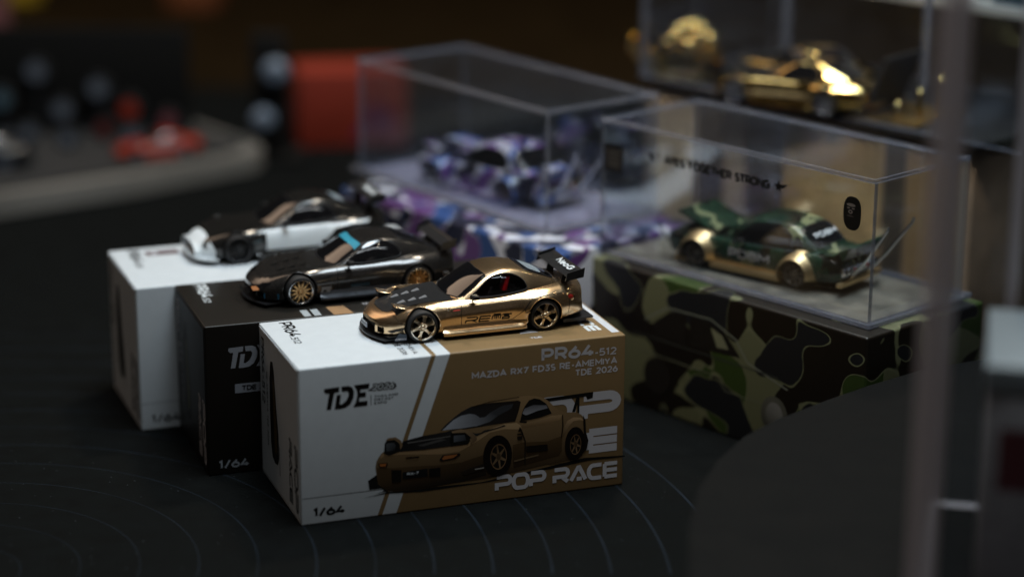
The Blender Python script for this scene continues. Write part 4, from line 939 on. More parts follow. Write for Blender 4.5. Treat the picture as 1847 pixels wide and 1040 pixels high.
    for sg in (-1, 1):
        lathe('tail_lamp', [(.13, -.02), (.12, .03), (.05, .045)], mat('red_lens', (.45, .02, .015), .15, 0, 1), t, n=20, axis='x', c=(6.60, sg * .68, .88))
        lathe('exhaust_pipe', [(.12, 0), (.13, .2), (.10, .2), (.09, .02)], CHROME, t, n=20, axis='x', c=(6.5, sg * .5, .34))
        box('splitter_end', (5.85, sg * 1.40 - .012, .18), (6.55, sg * 1.40 + .012, .27), BLACK, t)
    patch('rear_screen_sticker', g, smooth_poly([(5.02, .40), (5.02, -.40), (5.2, -.5), (5.45, -.48), (5.52, 0), (5.45, .48), (5.2, .5)], 3), 'top', mat('pale_sticker', (.20, .24, .27), .6), t, off=.018)
    polys('nose_badge', [([(0, 0), (.12, 0), (.10, .03), (.02, .03)], ('c', (.02, .015, .01)))], frame((.10, .06, .665), (0, -1, 0), (.7, 0, .7)), t, lift=.02)
    gt_wing(t, BLACK, 'NeoG', ts=.23)
H0 = BH
def at_wheel(px, th, xf, tr):      # car origin so that the near front wheel touches the given point
    c, s = math.cos(th), math.sin(th); lx, ly = xf, -tr
    return (px[0] - (lx * c - ly * s), px[1] - (lx * s + ly * c))
th = .3501
loc = at_wheel((-2.58, 63.80), th, FD['xf'], FD['track'] - .1)
loc = (loc[0] + .09, loc[1] + .03)
hero, HB, HG = make_car('sports_car', 'gold metallic sports car with black bonnet and raised headlamps on the front carton', 'toy car', loc, th,
    dict(paint=GOLDP, wheel=('star', GOLDRIM, mat('champagne_lip', (.78, .72, .62), .15, 1.), 6), hood=CARBON, vents=SILVER, open=True, extras=hero_extras, flare=(.07, .07)), group='toy cars shown on their cartons')

# ---- the dark grey coupe on the black carton
DARKP = mat('dark_grey_paint', (.028, .025, .023), .22, .35, .6, var=.1, vscale=8)
def dark_extras(t, B, g, G):
    for sg in (-1, 1):
        # fixed lamp: a long glazed shape on the fender
        pl = [(.30, .50), (.34, .88), (.62, 1.02), (.66, .62), (.55, .48)]
        patch('headlamp', B, [(x, sg * y) for x, y in pl], 'top', GLASSD, t, off=.012)
        fs = side_frame(B, sg)
        polys('bumper_sticker', [([(.42, .26), (.82, .26), (.82, .42), (.42, .42)], ('c', (.03, .17, .30)))], fs, t)
        polys('turn_lamp', [([(.10, .50), (.30, .50), (.30, .57), (.10, .57)], ('c', (.30, .10, .02)))], fs, t)
        polys('fender_sticker', [([(2.14, .24), (2.42, .26), (2.46, .54), (2.14, .54)], ('c', (.26, .27, .28))), ([(2.20, .36), (2.32, .36), (2.32, .44), (2.20, .44)], ('c', (.02, .02, .02)))], fs, t, lift=.01)
        polys('door_sticker', [([(3.1, .44), (3.7, .44), (3.7, .54), (3.1, .54)], ('c', (.02, .045, .06)))], fs, t, lift=.01)
    polys('plate', [(rect(-.3, 0, .3, .14), ('c', (.02, .02, .02)))], frame((-.03, 0, .28), (0, -1, 0), (0, 0, 1), (-1, 0, 0)), t)
    gt_wing(t, BLACK, None, x=6.25, z=1.42, span=1.2, ch=.42)
thB = .375
loc = at_wheel((-6.36, 67.32), thB, FD['xf'], FD['track'] - .1)
make_car('coupe', 'dark grey coupe with bronze mesh wheels and a blue strip across the windscreen', 'toy car', loc, thB,
    dict(paint=DARKP, hood=DARKP, vents=MATTE, sunstrip=mat('blue_strip', (.03, .30, .42), .4), extras=dark_extras, flare=(.05, .05),
         skirt=mat('steel_skirt', (.06, .065, .075), .3, .3, .4), wheel=('mesh', mat('bronze_rim', (.50, .30, .13), .3, .9), mat('rim_lip', (.55, .56, .58), .2, 1.), 12),
         geo=dict(gs=dict(zt=[1.00, 1.20, 1.42, 1.60, 1.71, 1.77, 1.75, 1.68, 1.56, 1.40, 1.20], zb=[.98] * 2 + [1.0] * 5 + [1.02] * 4, b=[1.05, 1.14, 1.18, 1.20, 1.21, 1.22, 1.21, 1.18, 1.10, .98, .86], r=[.98, .94, .90, .86, .83, .81, .79, .76, .72, .68, .62]))),
    group='toy cars shown on their cartons')

# ---- the black and white car on the white carton
WPAINT = mat('white_paint', (.84, .88, .90), .4, 0, .15)
BPAINT = mat('black_paint', (.014, .013, .012), .2, .1, .6)
def panda_extras(t, B, g, G):
    for sg in (-1, 1):
        # white door and rear quarter, white nose
        patch('white_flank', B, [(2.42, .36), (2.42, .98), (2.8, 1.0), (4.2, 1.05), (5.4, 1.12), (6.0, 1.10), (5.9, 1.02), (5.3, 1.06), (4.75, .96), (4.45, .62), (4.35, .36)], 'side', WPAINT, t, off=.014, sgn=sg)
        polys('fender_sticker', [([(1.95, .68), (2.25, .70), (2.25, .98), (1.95, .96)], ('c', (.10, .14, .16)))], side_frame(B, sg), t)
        patch('white_bumper', B, [(.10, .24), (.12, .62), (.30, .70), (.62, .72), (.72, .5), (.74, .30), (.6, .22)], 'side', WPAINT, t, off=.016, sgn=sg)
    patch('white_nose', B, [(.10, -.75), (.16, 0), (.10, .75), (.35, .85), (.62, .6), (.66, 0), (.62, -.6), (.35, -.85)], 'top', WPAINT, t, off=.014)
    prism('white_lip', [(.14, -.9), (.04, -.45), (.0, 0), (.04, .45), (.14, .9), (.34, 1.16), (.6, 1.32), (.78, 1.36), (.7, 1.1), (.7, -1.1), (.78, -1.36), (.6, -1.32), (.34, -1.16)], 'z', .16, .24, WPAINT, t)
    gt_wing(t, BLACK, 'NeoG', x=6.1, z=1.72, span=1.25, ch=.5)
    patch('roof_sticker', g, [(5.0, -.5), (5.35, -.5), (5.35, .5), (5.0, .5)], 'top', mat('pale_sticker', (.20, .24, .27), .6), t, off=.02)
thC = .37
loc = (-10.62, 72.65)
make_car('black_and_white_coupe', 'black and white racing coupe with white nose and doors on the back left carton', 'toy car', loc, thC,
    dict(paint=BPAINT, hood=BPAINT, extras=panda_extras, wheel=('mesh', BLACK, mat('rim_lip2', (.08, .08, .085), .3, 1.), 10)), group='toy cars shown on their cartons')
# ================================================================== CLEAR CASES ON CAMOUFLAGE CARTONS
def dirs(t): return (math.cos(t), math.sin(t)), (math.sin(t), -math.cos(t))     # along the long side (back left), along the short side (back right)
def panel(name, lo, hi, parent, face_axis, edge=AEDGE, face=ACRYL, bev=.02):
    """acrylic sheet: clear large faces, cut edges that catch the light"""
    bm = boxbm(lo, hi, bev, 1); bmesh.ops.recalc_face_normals(bm, faces=bm.faces)
    for f in bm.faces: f.material_index = 0 if abs(f.normal[face_axis]) > .99 else 1
    me = bpy.data.meshes.new(name); bm.to_mesh(me); bm.free(); me.materials.append(face); me.materials.append(edge)
    return link(name, me, parent)
def acrylic_case(name, label, loc, rot, L, D, H, z, th=.13, group=None, edge=AEDGE, floor=None, rim=True):
    """local x = long side, local -y = short side (towards the back right)"""
    t = thing(name, label, 'display case', (loc[0], loc[1], z), rot, group)
    g = .003
    panel('clear_side', (0, -th, .0), (L, 0, H), t, 1, edge)                     # near side
    panel('clear_side', (0, -D, .0), (L, -D + th, H), t, 1, edge)
    panel('clear_end', (0, -D + th + g, .0), (th, -th - g, H), t, 0, edge)
    panel('clear_end', (L - th, -D + th + g, .0), (L, -th - g, H), t, 0, edge)
    panel('clear_top', (-.0, -D, H + g), (L, 0, H + th), t, 2, edge)
    if rim:
        r = .22
        for lo, hi in (((-r, 0 + .004, -.02), (L + r, r, .13)), ((-r, -D - r, -.02), (L + r, -D - .004, .13)), ((-r, -D, -.02), (-.004, 0, .13)), ((L + .004, -D, -.02), (L + r, 0, .13))):
            panel('base_rim', lo, hi, t, 2, edge, ACRYL2)
    if floor:
        panel('case_floor', (th + .02, -D + th + .02, -.02), (L - th - .02, -th - .02, .06), t, 2, floor, floor, 0)
    return t
ACRYL2 = glassy('clear_rim', (.75, .75, .82), .9, .12)
FLOORG = mat('worn_concrete', (.155, .14, .11), .55, var=.5, vscale=1.0, bump=.2, bscale=8)
FLOORP = mat('lilac_floor', (.25, .24, .32), .4, var=.3, vscale=1.2)

def camo_carton(label, loc, rot, L, D, h, m, group='camouflage cartons under the cases'):
    t = thing('camouflage_carton', label, 'box', (loc[0], loc[1], 0), rot, group)
    frombm('carton', boxbm((0, -D, 0), (L, 0, h), .10, 3), m, t, 40)
    return t
tD = 2.309; Dx, Dy = 10.70, 64.90
ct = camo_carton('green camouflage carton with a car drawn on its side, right of the gold car', (Dx, Dy), tD, 13.4, 5.7, 4.62, CAMOG)
# drawn car and brush marks on the near side of the green carton
fD = frame((0, 0, 0), (1, 0, 0), (0, 0, 1), (0, 1, 0))
def mir(p): return [(u, v) for u, v in p]
body = [(2.55, 1.5), (2.75, 1.95), (3.4, 2.45), (4.6, 2.75), (5.2, 3.3), (6.4, 3.75), (8.2, 3.7), (9.3, 3.1), (10.6, 2.7), (10.9, 2.0), (10.7, .9), (2.9, .65)]
def outline(pts, w, col, closed=True):
    o = []; P = pts + ([pts[0]] if closed else [])
    for q in ribbon(P, w): o.append((list(map(tuple, q)), ('c', col)))
    return o
ol = (.22, .23, .15); dk = (.012, .010, .008)
items = [([(5.0, 2.75), (5.6, 3.35), (6.4, 3.62), (7.2, 3.62), (7.2, 2.6)], ('c', dk)), ([(7.35, 2.6), (7.35, 3.6), (8.1, 3.55), (8.8, 3.05), (8.7, 2.6)], ('c', dk)),
         ([(5.5, 2.9), (5.8, 3.3), (6.3, 3.45), (6.0, 2.85)], ('c', (.20, .21, .13)))]
items += outline([(3.0, 2.2), (4.7, 2.68), (5.2, 3.3), (6.3, 3.72), (8.2, 3.66), (9.2, 3.05)], .05, (.20, .22, .18), False)
items += outline([(3.4, 2.5), (7.3, 2.5), (9.8, 2.5)], .035, (.05, .055, .05), False) + outline([(3.2, 1.5), (5.6, 1.5), (5.9, 1.9), (9.5, 1.95)], .03, (.15, .16, .11), False)
items += [([(3.5 + .55 * math.cos(a), 1.25 + .62 * math.sin(a)) for a in [k * math.pi / 10 for k in range(20)]], ('g', (3.5, 1.8), (3.5, .6), (.10, .10, .08), (.03, .03, .025))),
          ([(3.5 + .36 * math.cos(a), 1.25 + .42 * math.sin(a)) for a in [k * math.pi / 10 for k in range(20)]], ('g', (3.4, 1.6), (3.7, .9), (.20, .20, .19), (.06, .06, .05))),
          ([(8.6 + .6 * math.cos(a), 1.25 + .62 * math.sin(a)) for a in [k * math.pi / 10 for k in range(20)]], ('c', dk))]
for k, (u, v) in enumerate([(1.3, 1.9), (1.05, 2.1), (.8, 1.95)]):
    items += outline([(u + .28, v - .42), (u + .05, v + .05), (u + .12, v + .2), (u - .02, v - .1)], .05, (.20, .21, .15), False)
polys('printed_car_picture', items, fD, ct)
caseD = acrylic_case('acrylic_case', 'clear acrylic case over the green camouflage car, lettered along its side', (10.86, 65.95), 2.318, 11.5, 4.7, 4.42, 4.66, group='clear display cases', floor=FLOORG)
fc = frame((0, .004, -4.66), (-1, 0, 0), (0, 0, 1), (0, 1, 0))      # read from outside: u = -distance from the near corner
text('case_lettering', 'APES TOGETHER STRONG', fc, -8.55, 8.13, .30, .27, INK_BLACK, caseD, width=4.45, sp=.2)
def star(cx, cz, r): return [(cx + (r if k % 2 == 0 else r * .42) * math.sin(k * math.pi / 5), cz + (r if k % 2 == 0 else r * .42) * math.cos(k * math.pi / 5)) for k in range(10)]
pk = ('c', (.007, .006, .005))
polys('case_emblem', [(star(-3.72, 8.30, .20), pk), ([(-3.62, 8.36), (-3.35, 8.42), (-3.5, 8.28), (-3.6, 8.25)], pk), (star(-9.1, 8.26, .17), pk), ([(-9.4, 8.40), (-9.1, 8.35), (-9.15, 8.25)], pk)], fc, caseD)
polys('case_sticker', [(rect(-11.30, 7.45, -10.42, 8.35), pk)] + [(rect(-11.15, z, -10.57, z + .09), ('c', (.06, .055, .05))) for z in (8.08, 7.92, 7.76, 7.62)], fc, caseD)
def ell(cx, cz, a, b, n=26, k=2.6):
    return [(cx + a * math.copysign(abs(math.cos(q)) ** (2 / k), math.cos(q)), cz + b * math.copysign(abs(math.sin(q)) ** (2 / k), math.sin(q))) for q in [2 * math.pi * i / n for i in range(n)]]
gy = ('c', (.16, .14, .13))
polys('case_emblem', [(ell(-.80, 8.02, .34, .52), pk), (ell(-.86, 8.27, .17, .05, k=2), gy), (ell(-.95, 8.17, .06, .025, k=2), gy), (ell(-.77, 8.17, .06, .025, k=2), gy), (ell(-.87, 8.06, .085, .065, k=2), gy), (ell(-.87, 8.06, .035, .025, k=2), pk), (ell(-.87, 7.93, .13, .02, k=2), ('c', (.07, .06, .055)))], fc, caseD)

tE = 2.28
ce = camo_carton('purple and white camouflage carton behind the gold car', (1.62, 72.5), tE, 11.9, 6.3, 4.95, CAMOP)
caseE = acrylic_case('acrylic_case', 'clear acrylic case over the purple racing car, at the middle back', (1.25, 75.1), 2.228, 11.3, 5.0, 4.12, 4.99, group='clear display cases', floor=FLOORP, th=.14)

# ---- cars in the cases: boxy tuned saloons with bubble fenders, long tailpipes, an open bonnet
SALOON = dict(L=6.7, xf=1.35, xr=5.15, r=.47, rr=.33, wd=.40, track=1.36, arch=.52,
  xs=[0, .12, .4, 1.0, 1.6, 2.2, 3.0, 4.0, 4.8, 5.5, 6.1, 6.5, 6.7],
  st=dict(zc=[.92, .98, 1.01, 1.04, 1.08, 1.11, 1.12, 1.13, 1.16, 1.17, 1.15, 1.10, 1.00], zf=[.90, .95, .99, 1.03, 1.06, 1.09, 1.10, 1.12, 1.16, 1.16, 1.13, 1.08, .98],
          yf=[.92, .96, 1.0, 1.03, 1.05, 1.07, 1.08, 1.08, 1.08, 1.05, 1.0, .96, .92], zs=[.84, .90, .94, .97, 1.0, 1.03, 1.04, 1.06, 1.08, 1.08, 1.06, 1.01, .90],
          ys=[1.0, 1.06, 1.12, 1.16, 1.18, 1.19, 1.2, 1.2, 1.2, 1.18, 1.12, 1.07, 1.0], zm=[.6] * 13, ym=[1.02, 1.1, 1.17, 1.21, 1.23, 1.24, 1.25, 1.25, 1.26, 1.24, 1.18, 1.1, 1.03],
          yl=[.95, 1.0, 1.06, 1.1, 1.12, 1.13, 1.14, 1.14, 1.14, 1.12, 1.08, 1.02, .96], zl=[.3, .26, .22, .2, .2, .2, .2, .2, .2, .22, .28, .34, .4]),
  gx=[2.15, 2.5, 2.8, 3.1, 3.5, 4.0, 4.5, 5.0, 5.4, 5.85],
  gs=dict(zt=[1.03, 1.38, 1.68, 1.86, 1.94, 1.96, 1.93, 1.80, 1.55, 1.17], zb=[1.0] * 6 + [1.04] * 4, b=[1.08, 1.12, 1.14, 1.15, 1.15, 1.15, 1.14, 1.1, 1.05, .98], r=[1.0, .94, .9, .87, .86, .85, .84, .84, .83, .82]))
def small_bow(x, y, z): return .06 * max(0, 1 - x / .8) * y * y - .05 * max(0, (x - 6.) / .7) * y * y
def small_gbow(x, y, z): return .10 * min(1, max(0, (3.2 - x))) * y * y - .10 * min(1, max(0, x - 4.6)) * y * y
def saloon_extras(gold, lid, letters, tall):
    def f(t, B, g, G):
        for xw in (G['xf'], G['xr']):
            for sg in (-1, 1):      # bubble fender: a quarter shell bulging over the wheel
                V = []; F = []; n, m = 26, 8
                for i in range(n + 1):
                    a = rad(-15 + 215 * i / n)
                    for j in range(m + 1):
                        q = j / m; R = .50 + .26 * (1 - math.cos(q * math.pi / 2)) ; y = 1.52 - .40 * (1 - math.cos(q * math.pi * .5)) * 1.0 - .16 * q * q
                        V.append((xw + (R + (.10 if a > 2.2 else 0) * (a - 2.2)) * math.cos(a), sg * y, G['r'] + R * math.sin(a)))
                for i in range(n):
                    for j in range(m): b = i * (m + 1) + j; F.append((b, b + 1, b + m + 2, b + m + 1))
                o = mesh('bubble_fender', V, F, gold, t, smooth=60); md = o.modifiers.new('thick', 'SOLIDIFY'); md.thickness = .03
        for sg in (-1, 1):
            box('sill', (1.95, sg * 1.34 - .10, .14), (4.6, sg * 1.34 + .10, .30), gold, t, bev=.03)
            fs = side_frame(B, sg)
            if sg < 0 and letters:
                text('door_lettering', letters, fs, 2.6, .56, .30, .2, INK_LILAC, t, width=1.5)
            tube('tailpipe', [(6.1, sg * .45, .2), (6.6, sg * .50, .34), (7.3, sg * .62, 1.15), (8.1, sg * .78, 2.3)], [.06, .06, .055, .045], CHROME, t, n=10)
            lathe('pipe_tip', [(.035, 0), (.06, .10), (.03, .11)], CHROME, t, n=12, c=(8.1, sg * .78, 2.3), axis='z')
            tube('front_pipe', [(.2, sg * .9, .3), (-.2, sg * 1.1, .9), (-.3, sg * 1.15, 1.2)], .03, CHROME, t, n=8)
        bpr = box('rear_bumper', (6.62, -1.25, .28), (6.82, 1.25, .42), gold, t, bev=.03)
        gr = box('lamp_panel', (6.66, -1.0, .58), (6.735, 1.0, .86), CHROME, t, bev=.01)
        for k in range(8):
            y = -.88 + .25 * k
            lathe('tail_lamp', [(.10, 0), (.10, .03), (.05, .05)], mat('red_lens', (.45, .02, .015), .15, 0, 1) if k in (2, 5) else BLACK, t, n=16, axis='x', c=(6.735, y, .72))
            lathe('lamp_ring', [(.115, 0), (.115, .04), (.09, .045), (.09, .0)], CHROME, t, n=16, axis='x', c=(6.735, y, .72))
        for sg in (-1, 1): lathe('headlamp', [(.14, 0), (.14, -.04), (.06, -.06)], CHROME, t, n=16, axis='x', c=(.0, sg * .8, .72))
        # open bonnet lid standing up at the nose, engine under it
        x0 = 1.9
        ld = prism('open_bonnet', [(.3, 1.62 + tall), (.42, 1.70 + tall), (x0, 1.17), (x0 - .05, 1.10)], 'y', -1.0, 1.0, lid, t, bev=.015)
        en = box('engine', (.45, -.55, .95), (1.7, .55, 1.16), BLACK, t, bev=.04)
        for k in range(3):
            for sg in (-1, 1): lathe('intake_trumpet', [(.07, 0), (.06, .10), (.10, .2), (.09, .2), (.05, .1)], CHROME, en, n=14, axis='z', c=(.7 + .3 * k, sg * .22, 1.16))
        # deck spoiler and rear screen lettering
        prism('deck_spoiler', [(6.0, 1.12), (6.72, 1.08), (6.95, 1.52), (6.85, 1.55), (6.4, 1.26)], 'y', -1.08, 1.08, lid, t, bev=.01)
        if not letters: return
        f3 = frame((5.46, 0, 1.50), (0, 1, 0), (-.62, 0, .5))
        text('screen_lettering', letters, f3, -.62, .0, .2, .26, INK_WHITE, t, width=1.2, lift=.06)
    return f
GEO = {k: SALOON[k] for k in SALOON}
WIN = [(2.75, 1.16), (2.9, 1.40), (3.15, 1.62), (3.45, 1.77), (4.0, 1.80), (4.45, 1.77), (4.78, 1.56), (4.85, 1.25), (4.7, 1.14), (3.8, 1.13)]
SWS = [(2.25, 0), (2.27, .6), (2.34, .98), (2.7, .95), (3.02, .82), (3.0, 0), (3.02, -.82), (2.7, -.95), (2.34, -.98), (2.27, -.6)]
SRW = [(4.95, 0), (4.96, .74), (5.15, .80), (5.5, .80), (5.66, .7), (5.68, 0), (5.66, -.7), (5.5, -.80), (5.15, -.80), (4.96, -.74)]
GOLDF = mat('satin_gold', (.82, .60, .32), .42, 1.0)
rimS = mat('deep_dish_rim', (.42, .38, .34), .28, 1.)
def saloon(label, loc, th, paint, gold, lid, letters, z0, name='tuned_saloon', tall=.0, scale=1.0, group='toy cars in the clear cases'):
    return make_car(name, label, 'toy car', loc, th, dict(paint=paint, geo=GEO, bow=small_bow, gbow=small_gbow, win=WIN, ws=SWS, rw=SRW, mouth=False, det=1, flare=(0, 0),
        wheel=('mesh', rimS, rimS, 8), skirt=gold, splitter=gold, extras=saloon_extras(gold, lid, letters, tall)), group=group, z0=z0, scale=scale)
thD = -.69
loc = at_wheel((6.15, 72.05), thD, 1.35, 1.3)
saloon('green camouflage saloon with gold bubble fenders and long tailpipes inside the right case', loc, thD, CAMOC, GOLDF, CAMOC, 'PDBM', 4.74)
thE = -.82
saloon('purple and white camouflage car with its bonnet up inside the middle case', (-2.6, 83.2), thE, CAMOQ, CAMOQ, CAMOQ, '', 5.06, tall=-.25)

# ================================================================== DARK STAND AND THE NEAR CASE
STAND = mat('dark_stand', (.0066, .0066, .0063), .75, var=.15, vscale=.6, spec=.06)
oc = [(16.0, 67.4), (12.5, 65.6), (10.7, 64.15), (9.2, 62.75), (7.6, 61.1), (6.6, 59.8), (5.7, 58.0), (5.0, 55.8), (4.55, 53.2), (4.3, 49.8), (4.2, 44.0), (4.6, 38.0), (22, 38.0), (24, 64)]
st = thing('display_stand', 'dark grey flat stand with a rounded corner at the bottom right', 'stand', (0, 0, 0))
prism('stand_top', oc, 'z', 3.12, 3.42, STAND, st, bev=.03)
prism('stand_leg', [(7, 45), (20, 45), (20, 58), (8.5, 58)], 'z', 0.0, 3.118, mat('stand_leg_black', (.01, .01, .01), .7), st)
nc = thing('acrylic_case', 'tall thick walled clear case very near at the right edge', 'display case', (9.38, 48.2, 3.425), rad(-12))
T = .30
panel('clear_side', (0, 0, .0), (9, T, 16), nc, 1, AEDGE2)
panel('clear_end', (-.0, T + .004, .0), (T, 7, 16), nc, 0, AEDGE2)
panel('clear_side', (T + .004, 7 - T, .0), (9, 7, 16), nc, 1, AEDGE2)
tube('corner_bead', [(.05, .05, .0), (.05, .05, 16)], .36, edge_mat('acrylic_bead', (.80, .71, .72), .42), nc, n=14)
tube('corner_bead', [(1.75, 6.8, .0), (1.75, 6.8, 16)], .16, MATS['acrylic_bead'], nc, n=14)
wb = thing('boxed_item', 'white carton with a dark red label inside the near case', 'box', (10.9, 49.3, 3.43), rad(-12))
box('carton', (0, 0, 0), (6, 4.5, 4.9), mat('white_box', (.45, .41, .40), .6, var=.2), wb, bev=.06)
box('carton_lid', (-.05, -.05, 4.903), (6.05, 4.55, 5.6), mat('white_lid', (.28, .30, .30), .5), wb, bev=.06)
polys('printed_label', [(rect(.35, 2.6, 1.3, 4.1), ('c', (.17, .045, .05))), (rect(1.9, .4, 5, 2.5), ('c', (.02, .02, .02)))], frame((0, 0, 0), (1, 0, 0), (0, 0, 1)), wb)
# ================================================================== BACKGROUND
back = box('back_wall', (-110, 188, -3), (110, 192, 90), mat('dark_backdrop', (.013, .009, .004), .9, var=.4, vscale=.05)); tag(back, kind='structure')
# --- brown riser with cream panels at the right back; the gold cars stand on it
RB = mat('riser_card', (.32, .24, .17), .6, var=.35, vscale=.5)
riser = thing('riser_box', 'brown card riser with cream and dark upright panels behind the right case', 'riser', (5.4, 86.8, 0), rad(-47))
box('riser_body', (0, 0, 0), (15.2, 7.5, 7.9), RB, riser, bev=.05)
px = .3; CR = mat('cream_panel', (.42, .36, .27), .6, var=.15, vscale=.6); DKP = mat('dark_panel', (.07, .058, .045), .5)
for wd_, m_ in ((2.2, CR), (1.3, DKP), (.9, CR), (1.8, DKP), (4.4, mat('ochre_panel', (.38, .28, .14), .6, var=.2, vscale=.7)), (.9, DKP), (2.0, mat('ochre_panel_dark', (.30, .21, .11), .6)), (.3, CR)):
    box('front_panel', (px, -.06, .3), (px + wd_, -.005, 7.7), m_, riser, bev=.01); px += wd_ + .12
box('riser_deck', (-.2, -.4, 7.902), (15.5, 7.8, 8.1), BLACK, riser, bev=.02)
# gold chrome cars on the riser
def chrome_extras(t, B, g, G):
    saloon_extras(GOLDCH, GOLDCH, 'GT', .1)(t, B, g, G)
rimC = mat('silver_rim', (.6, .6, .62), .2, 1.)

gc_ = make_car('gold_chrome_car', 'shiny gold chrome coupe with silver wheels on the dark riser at the upper right', 'toy car', (7.75, 83.6), rad(-35),
    dict(paint=GOLDCH, hood=BLACK, wheel=('mesh', rimC, rimC, 8), skirt=GOLDCH, lip=GOLDCH), z0=8.1, scale=.98, group='gold chrome pieces on the riser')[0]
g2 = copy_tree(gc_); g2.location = (9.2, 87.4, 8.112); g2.rotation_euler.z = rad(-58); g2['label'] = 'second gold chrome car half hidden behind the first one on the riser'
eng = thing('chrome_engine', 'ball shaped cluster of polished gold engine parts left of the gold chrome car', 'toy engine', (6.9, 86.2, 8.1), rad(-40), 'gold chrome pieces on the riser')
box('engine_block', (-1.0, -.8, 0), (1.0, .8, 1.2), GOLDCH, eng, bev=.12)
random.seed(4)
for k in range(13):
    a = k * 2.4; r_ = .95 * math.sqrt((k + .5) / 13); z = 1.1 + .9 * (1 - r_ * r_)
    lathe('polished_dome', [(.01, .62), (.14, .58), (.25, .46), (.30, .28), (.29, .1), (.22, 0)], GOLDCH, eng, n=18, axis='z', c=(r_ * math.cos(a), r_ * math.sin(a) * .85, z - .25))
for k in range(4):
    lathe('intake_trumpet', [(.16, 0), (.14, .5), (.26, .75), (.24, .75), (.1, .4)], GOLDCH, eng, n=16, axis='z', c=(-1.6 - .45 * k, .2 * (k % 2), .0 + .2 * k))
sg_ = thing('tilted_plate', 'tilted black plate with gold edge right of the gold chrome car', 'name plate', (13.3, 80.4, 8.1), rad(-40))
bm = boxbm((-.1, -1.2, 0), (.1, 1.2, 2.2), .02, 1)
for v in bm.verts: v.co.x += v.co.z * .35
frombm('plate_face', bm, BLACK, sg_)
box('plate_foot', (-.6, -1.6, 0), (2.4, 1.6, .12), mat('dull_gold', (.35, .22, .06), .35, .9), sg_, bev=.02)
for k in range(3): lathe('gold_stud', [(.12, 0), (.12, .5 + .4 * k), (.02, .62 + .4 * k)], GOLDCH, sg_, n=14, axis='z', c=(1.2 + .45 * k, -.9 + .75 * k, .12))
# tall case over the gold cars
shelf = thing('acrylic_case', 'large clear case with pale shelf edges over the gold chrome car', 'display case', (5.2, 86.9, 8.12), rad(-47))
for nm, lo, hi, ax in (('clear_side', (0, -.3, 0), (17.6, -.1, 7.5), 1), ('clear_side', (0, 7.4, 0), (17.6, 7.6, 7.5), 1), ('clear_end', (0, -.09, 0), (.2, 7.39, 7.5), 0), ('clear_top', (0, -.3, 7.505), (17.6, 7.6, 7.75), 2)):
    panel(nm, lo, hi, shelf, ax)
box('shelf_board', (.5, 5.6, 3.2), (17.2, 7.3, 3.6), edge_mat('frosted_board', (.62, .60, .54), .1), shelf, bev=.03)
for x in (2.2, 9.0, 15.2): box('shelf_post', (x, 5.4, .01), (x + .35, 5.58, 7.4), MATS['acrylic_edge'], shelf, bev=.03)
# things on the shelf behind, dim
for i, (x, c, l) in enumerate(((3.2, (.10, .04, .05), 'dull pink carton on the clear shelf at the upper middle'), (6.6, (.06, .055, .06), 'grey carton on the clear shelf beside the pink one'), (11.6, (.02, .05, .07), 'dark teal carton on the clear shelf at the upper right'))):
    c_, s_ = math.cos(rad(-47)), math.sin(rad(-47)); X = 5.2 + x * c_ - 5.9 * s_ ; Y = 86.9 + x * s_ + 5.9 * c_
    b = thing('small_carton', l, 'box', (X, Y, 8.12 + 3.602), rad(-47), 'cartons on the clear shelf')
    box('carton', (0, 0, 0), (2.3, 1.2, 2.1), mat('carton_%s' % ('pink', 'grey', 'teal')[i], c, .6), b, bev=.04)
    polys('printed_label', [(rect(.3, .4, 1.9, 1.0), ('c', (.2, .2, .2)))], frame((0, 0, 0), (1, 0, 0), (0, 0, 1)), b)

# --- pale rimmed tray at the left back, with toy cars on it
RIM = mat('pale_rim', (.19, .172, .15), .6, var=.1, vscale=.4)
tray = thing('display_tray', 'dark tray with a pale grey rounded rim at the left back', 'tray', (0, 0, 0))
def rpoly(c, off):
    P = [(-60, 72 - off), (-24.0, 93.4 - off), (-16.8, 98.6 - off * 1.1), (-13.2, 102.0 - off)]
    for k in range(1, 9):
        a = rad(-50 + 115 * k / 8); P.append((-13.9 + (2.4 + off) * math.cos(a), 104.6 + (2.4 + off) * math.sin(a)))
    return P + [(-17 + off * .3, 112 + off), (-40, 140 + off), (-80, 140)]
prism('tray_rim', rpoly(0, .0), 'z', .0, 1.05, RIM, tray, bev=.12)
prism('tray_bed', rpoly(0, -.9), 'z', 1.052, 1.20, mat('tray_bed_dark', (.02, .019, .019), .7), tray)
gp = 'toy cars on the tray at the left back'
cols = {'dark_grey': mat('tray_grey_paint', (.05, .052, .06), .25, .3, .6), 'red': mat('tray_red_paint', (.30, .022, .006), .3, 0, .5), 'black': mat('tray_black_paint', (.02, .02, .022), .2, .2, .6)}
rimT = mat('tray_rim_silver', (.26, .28, .33), .35, .6)
def tray_car(lab, x, y, a, c, z=1.5, sc_=1.0, nm='toy_car', w=None):
    return make_car(nm, lab, 'toy car', (x, y), a, dict(paint=cols[c], hood=cols[c] if c != 'red' else None, det=0, mouth=False, wheel=('mesh', rimT, rimT, 8)), z0=z, scale=sc_, group=gp)
tray_car('red toy car nearest the rounded corner of the tray', -17.9, 101.2, rad(24), 'red', z=1.2, sc_=.6)
tray_car('black toy car at the left end of the tray', -27.2, 99.0, rad(12), 'black', z=1.2, sc_=.9)
rack = thing('wheel_rack', 'black board behind the tray pegged with loose toy wheels', 'rack', (0, 0, 1.2))
box('rack_board', (-29, 107.2, 0), (-15.2, 107.6, 4.9), MATTE, rack, bev=.05); box('rack_foot', (-29, 106.9, 0), (-15.2, 109, .25), BLACK, rack)
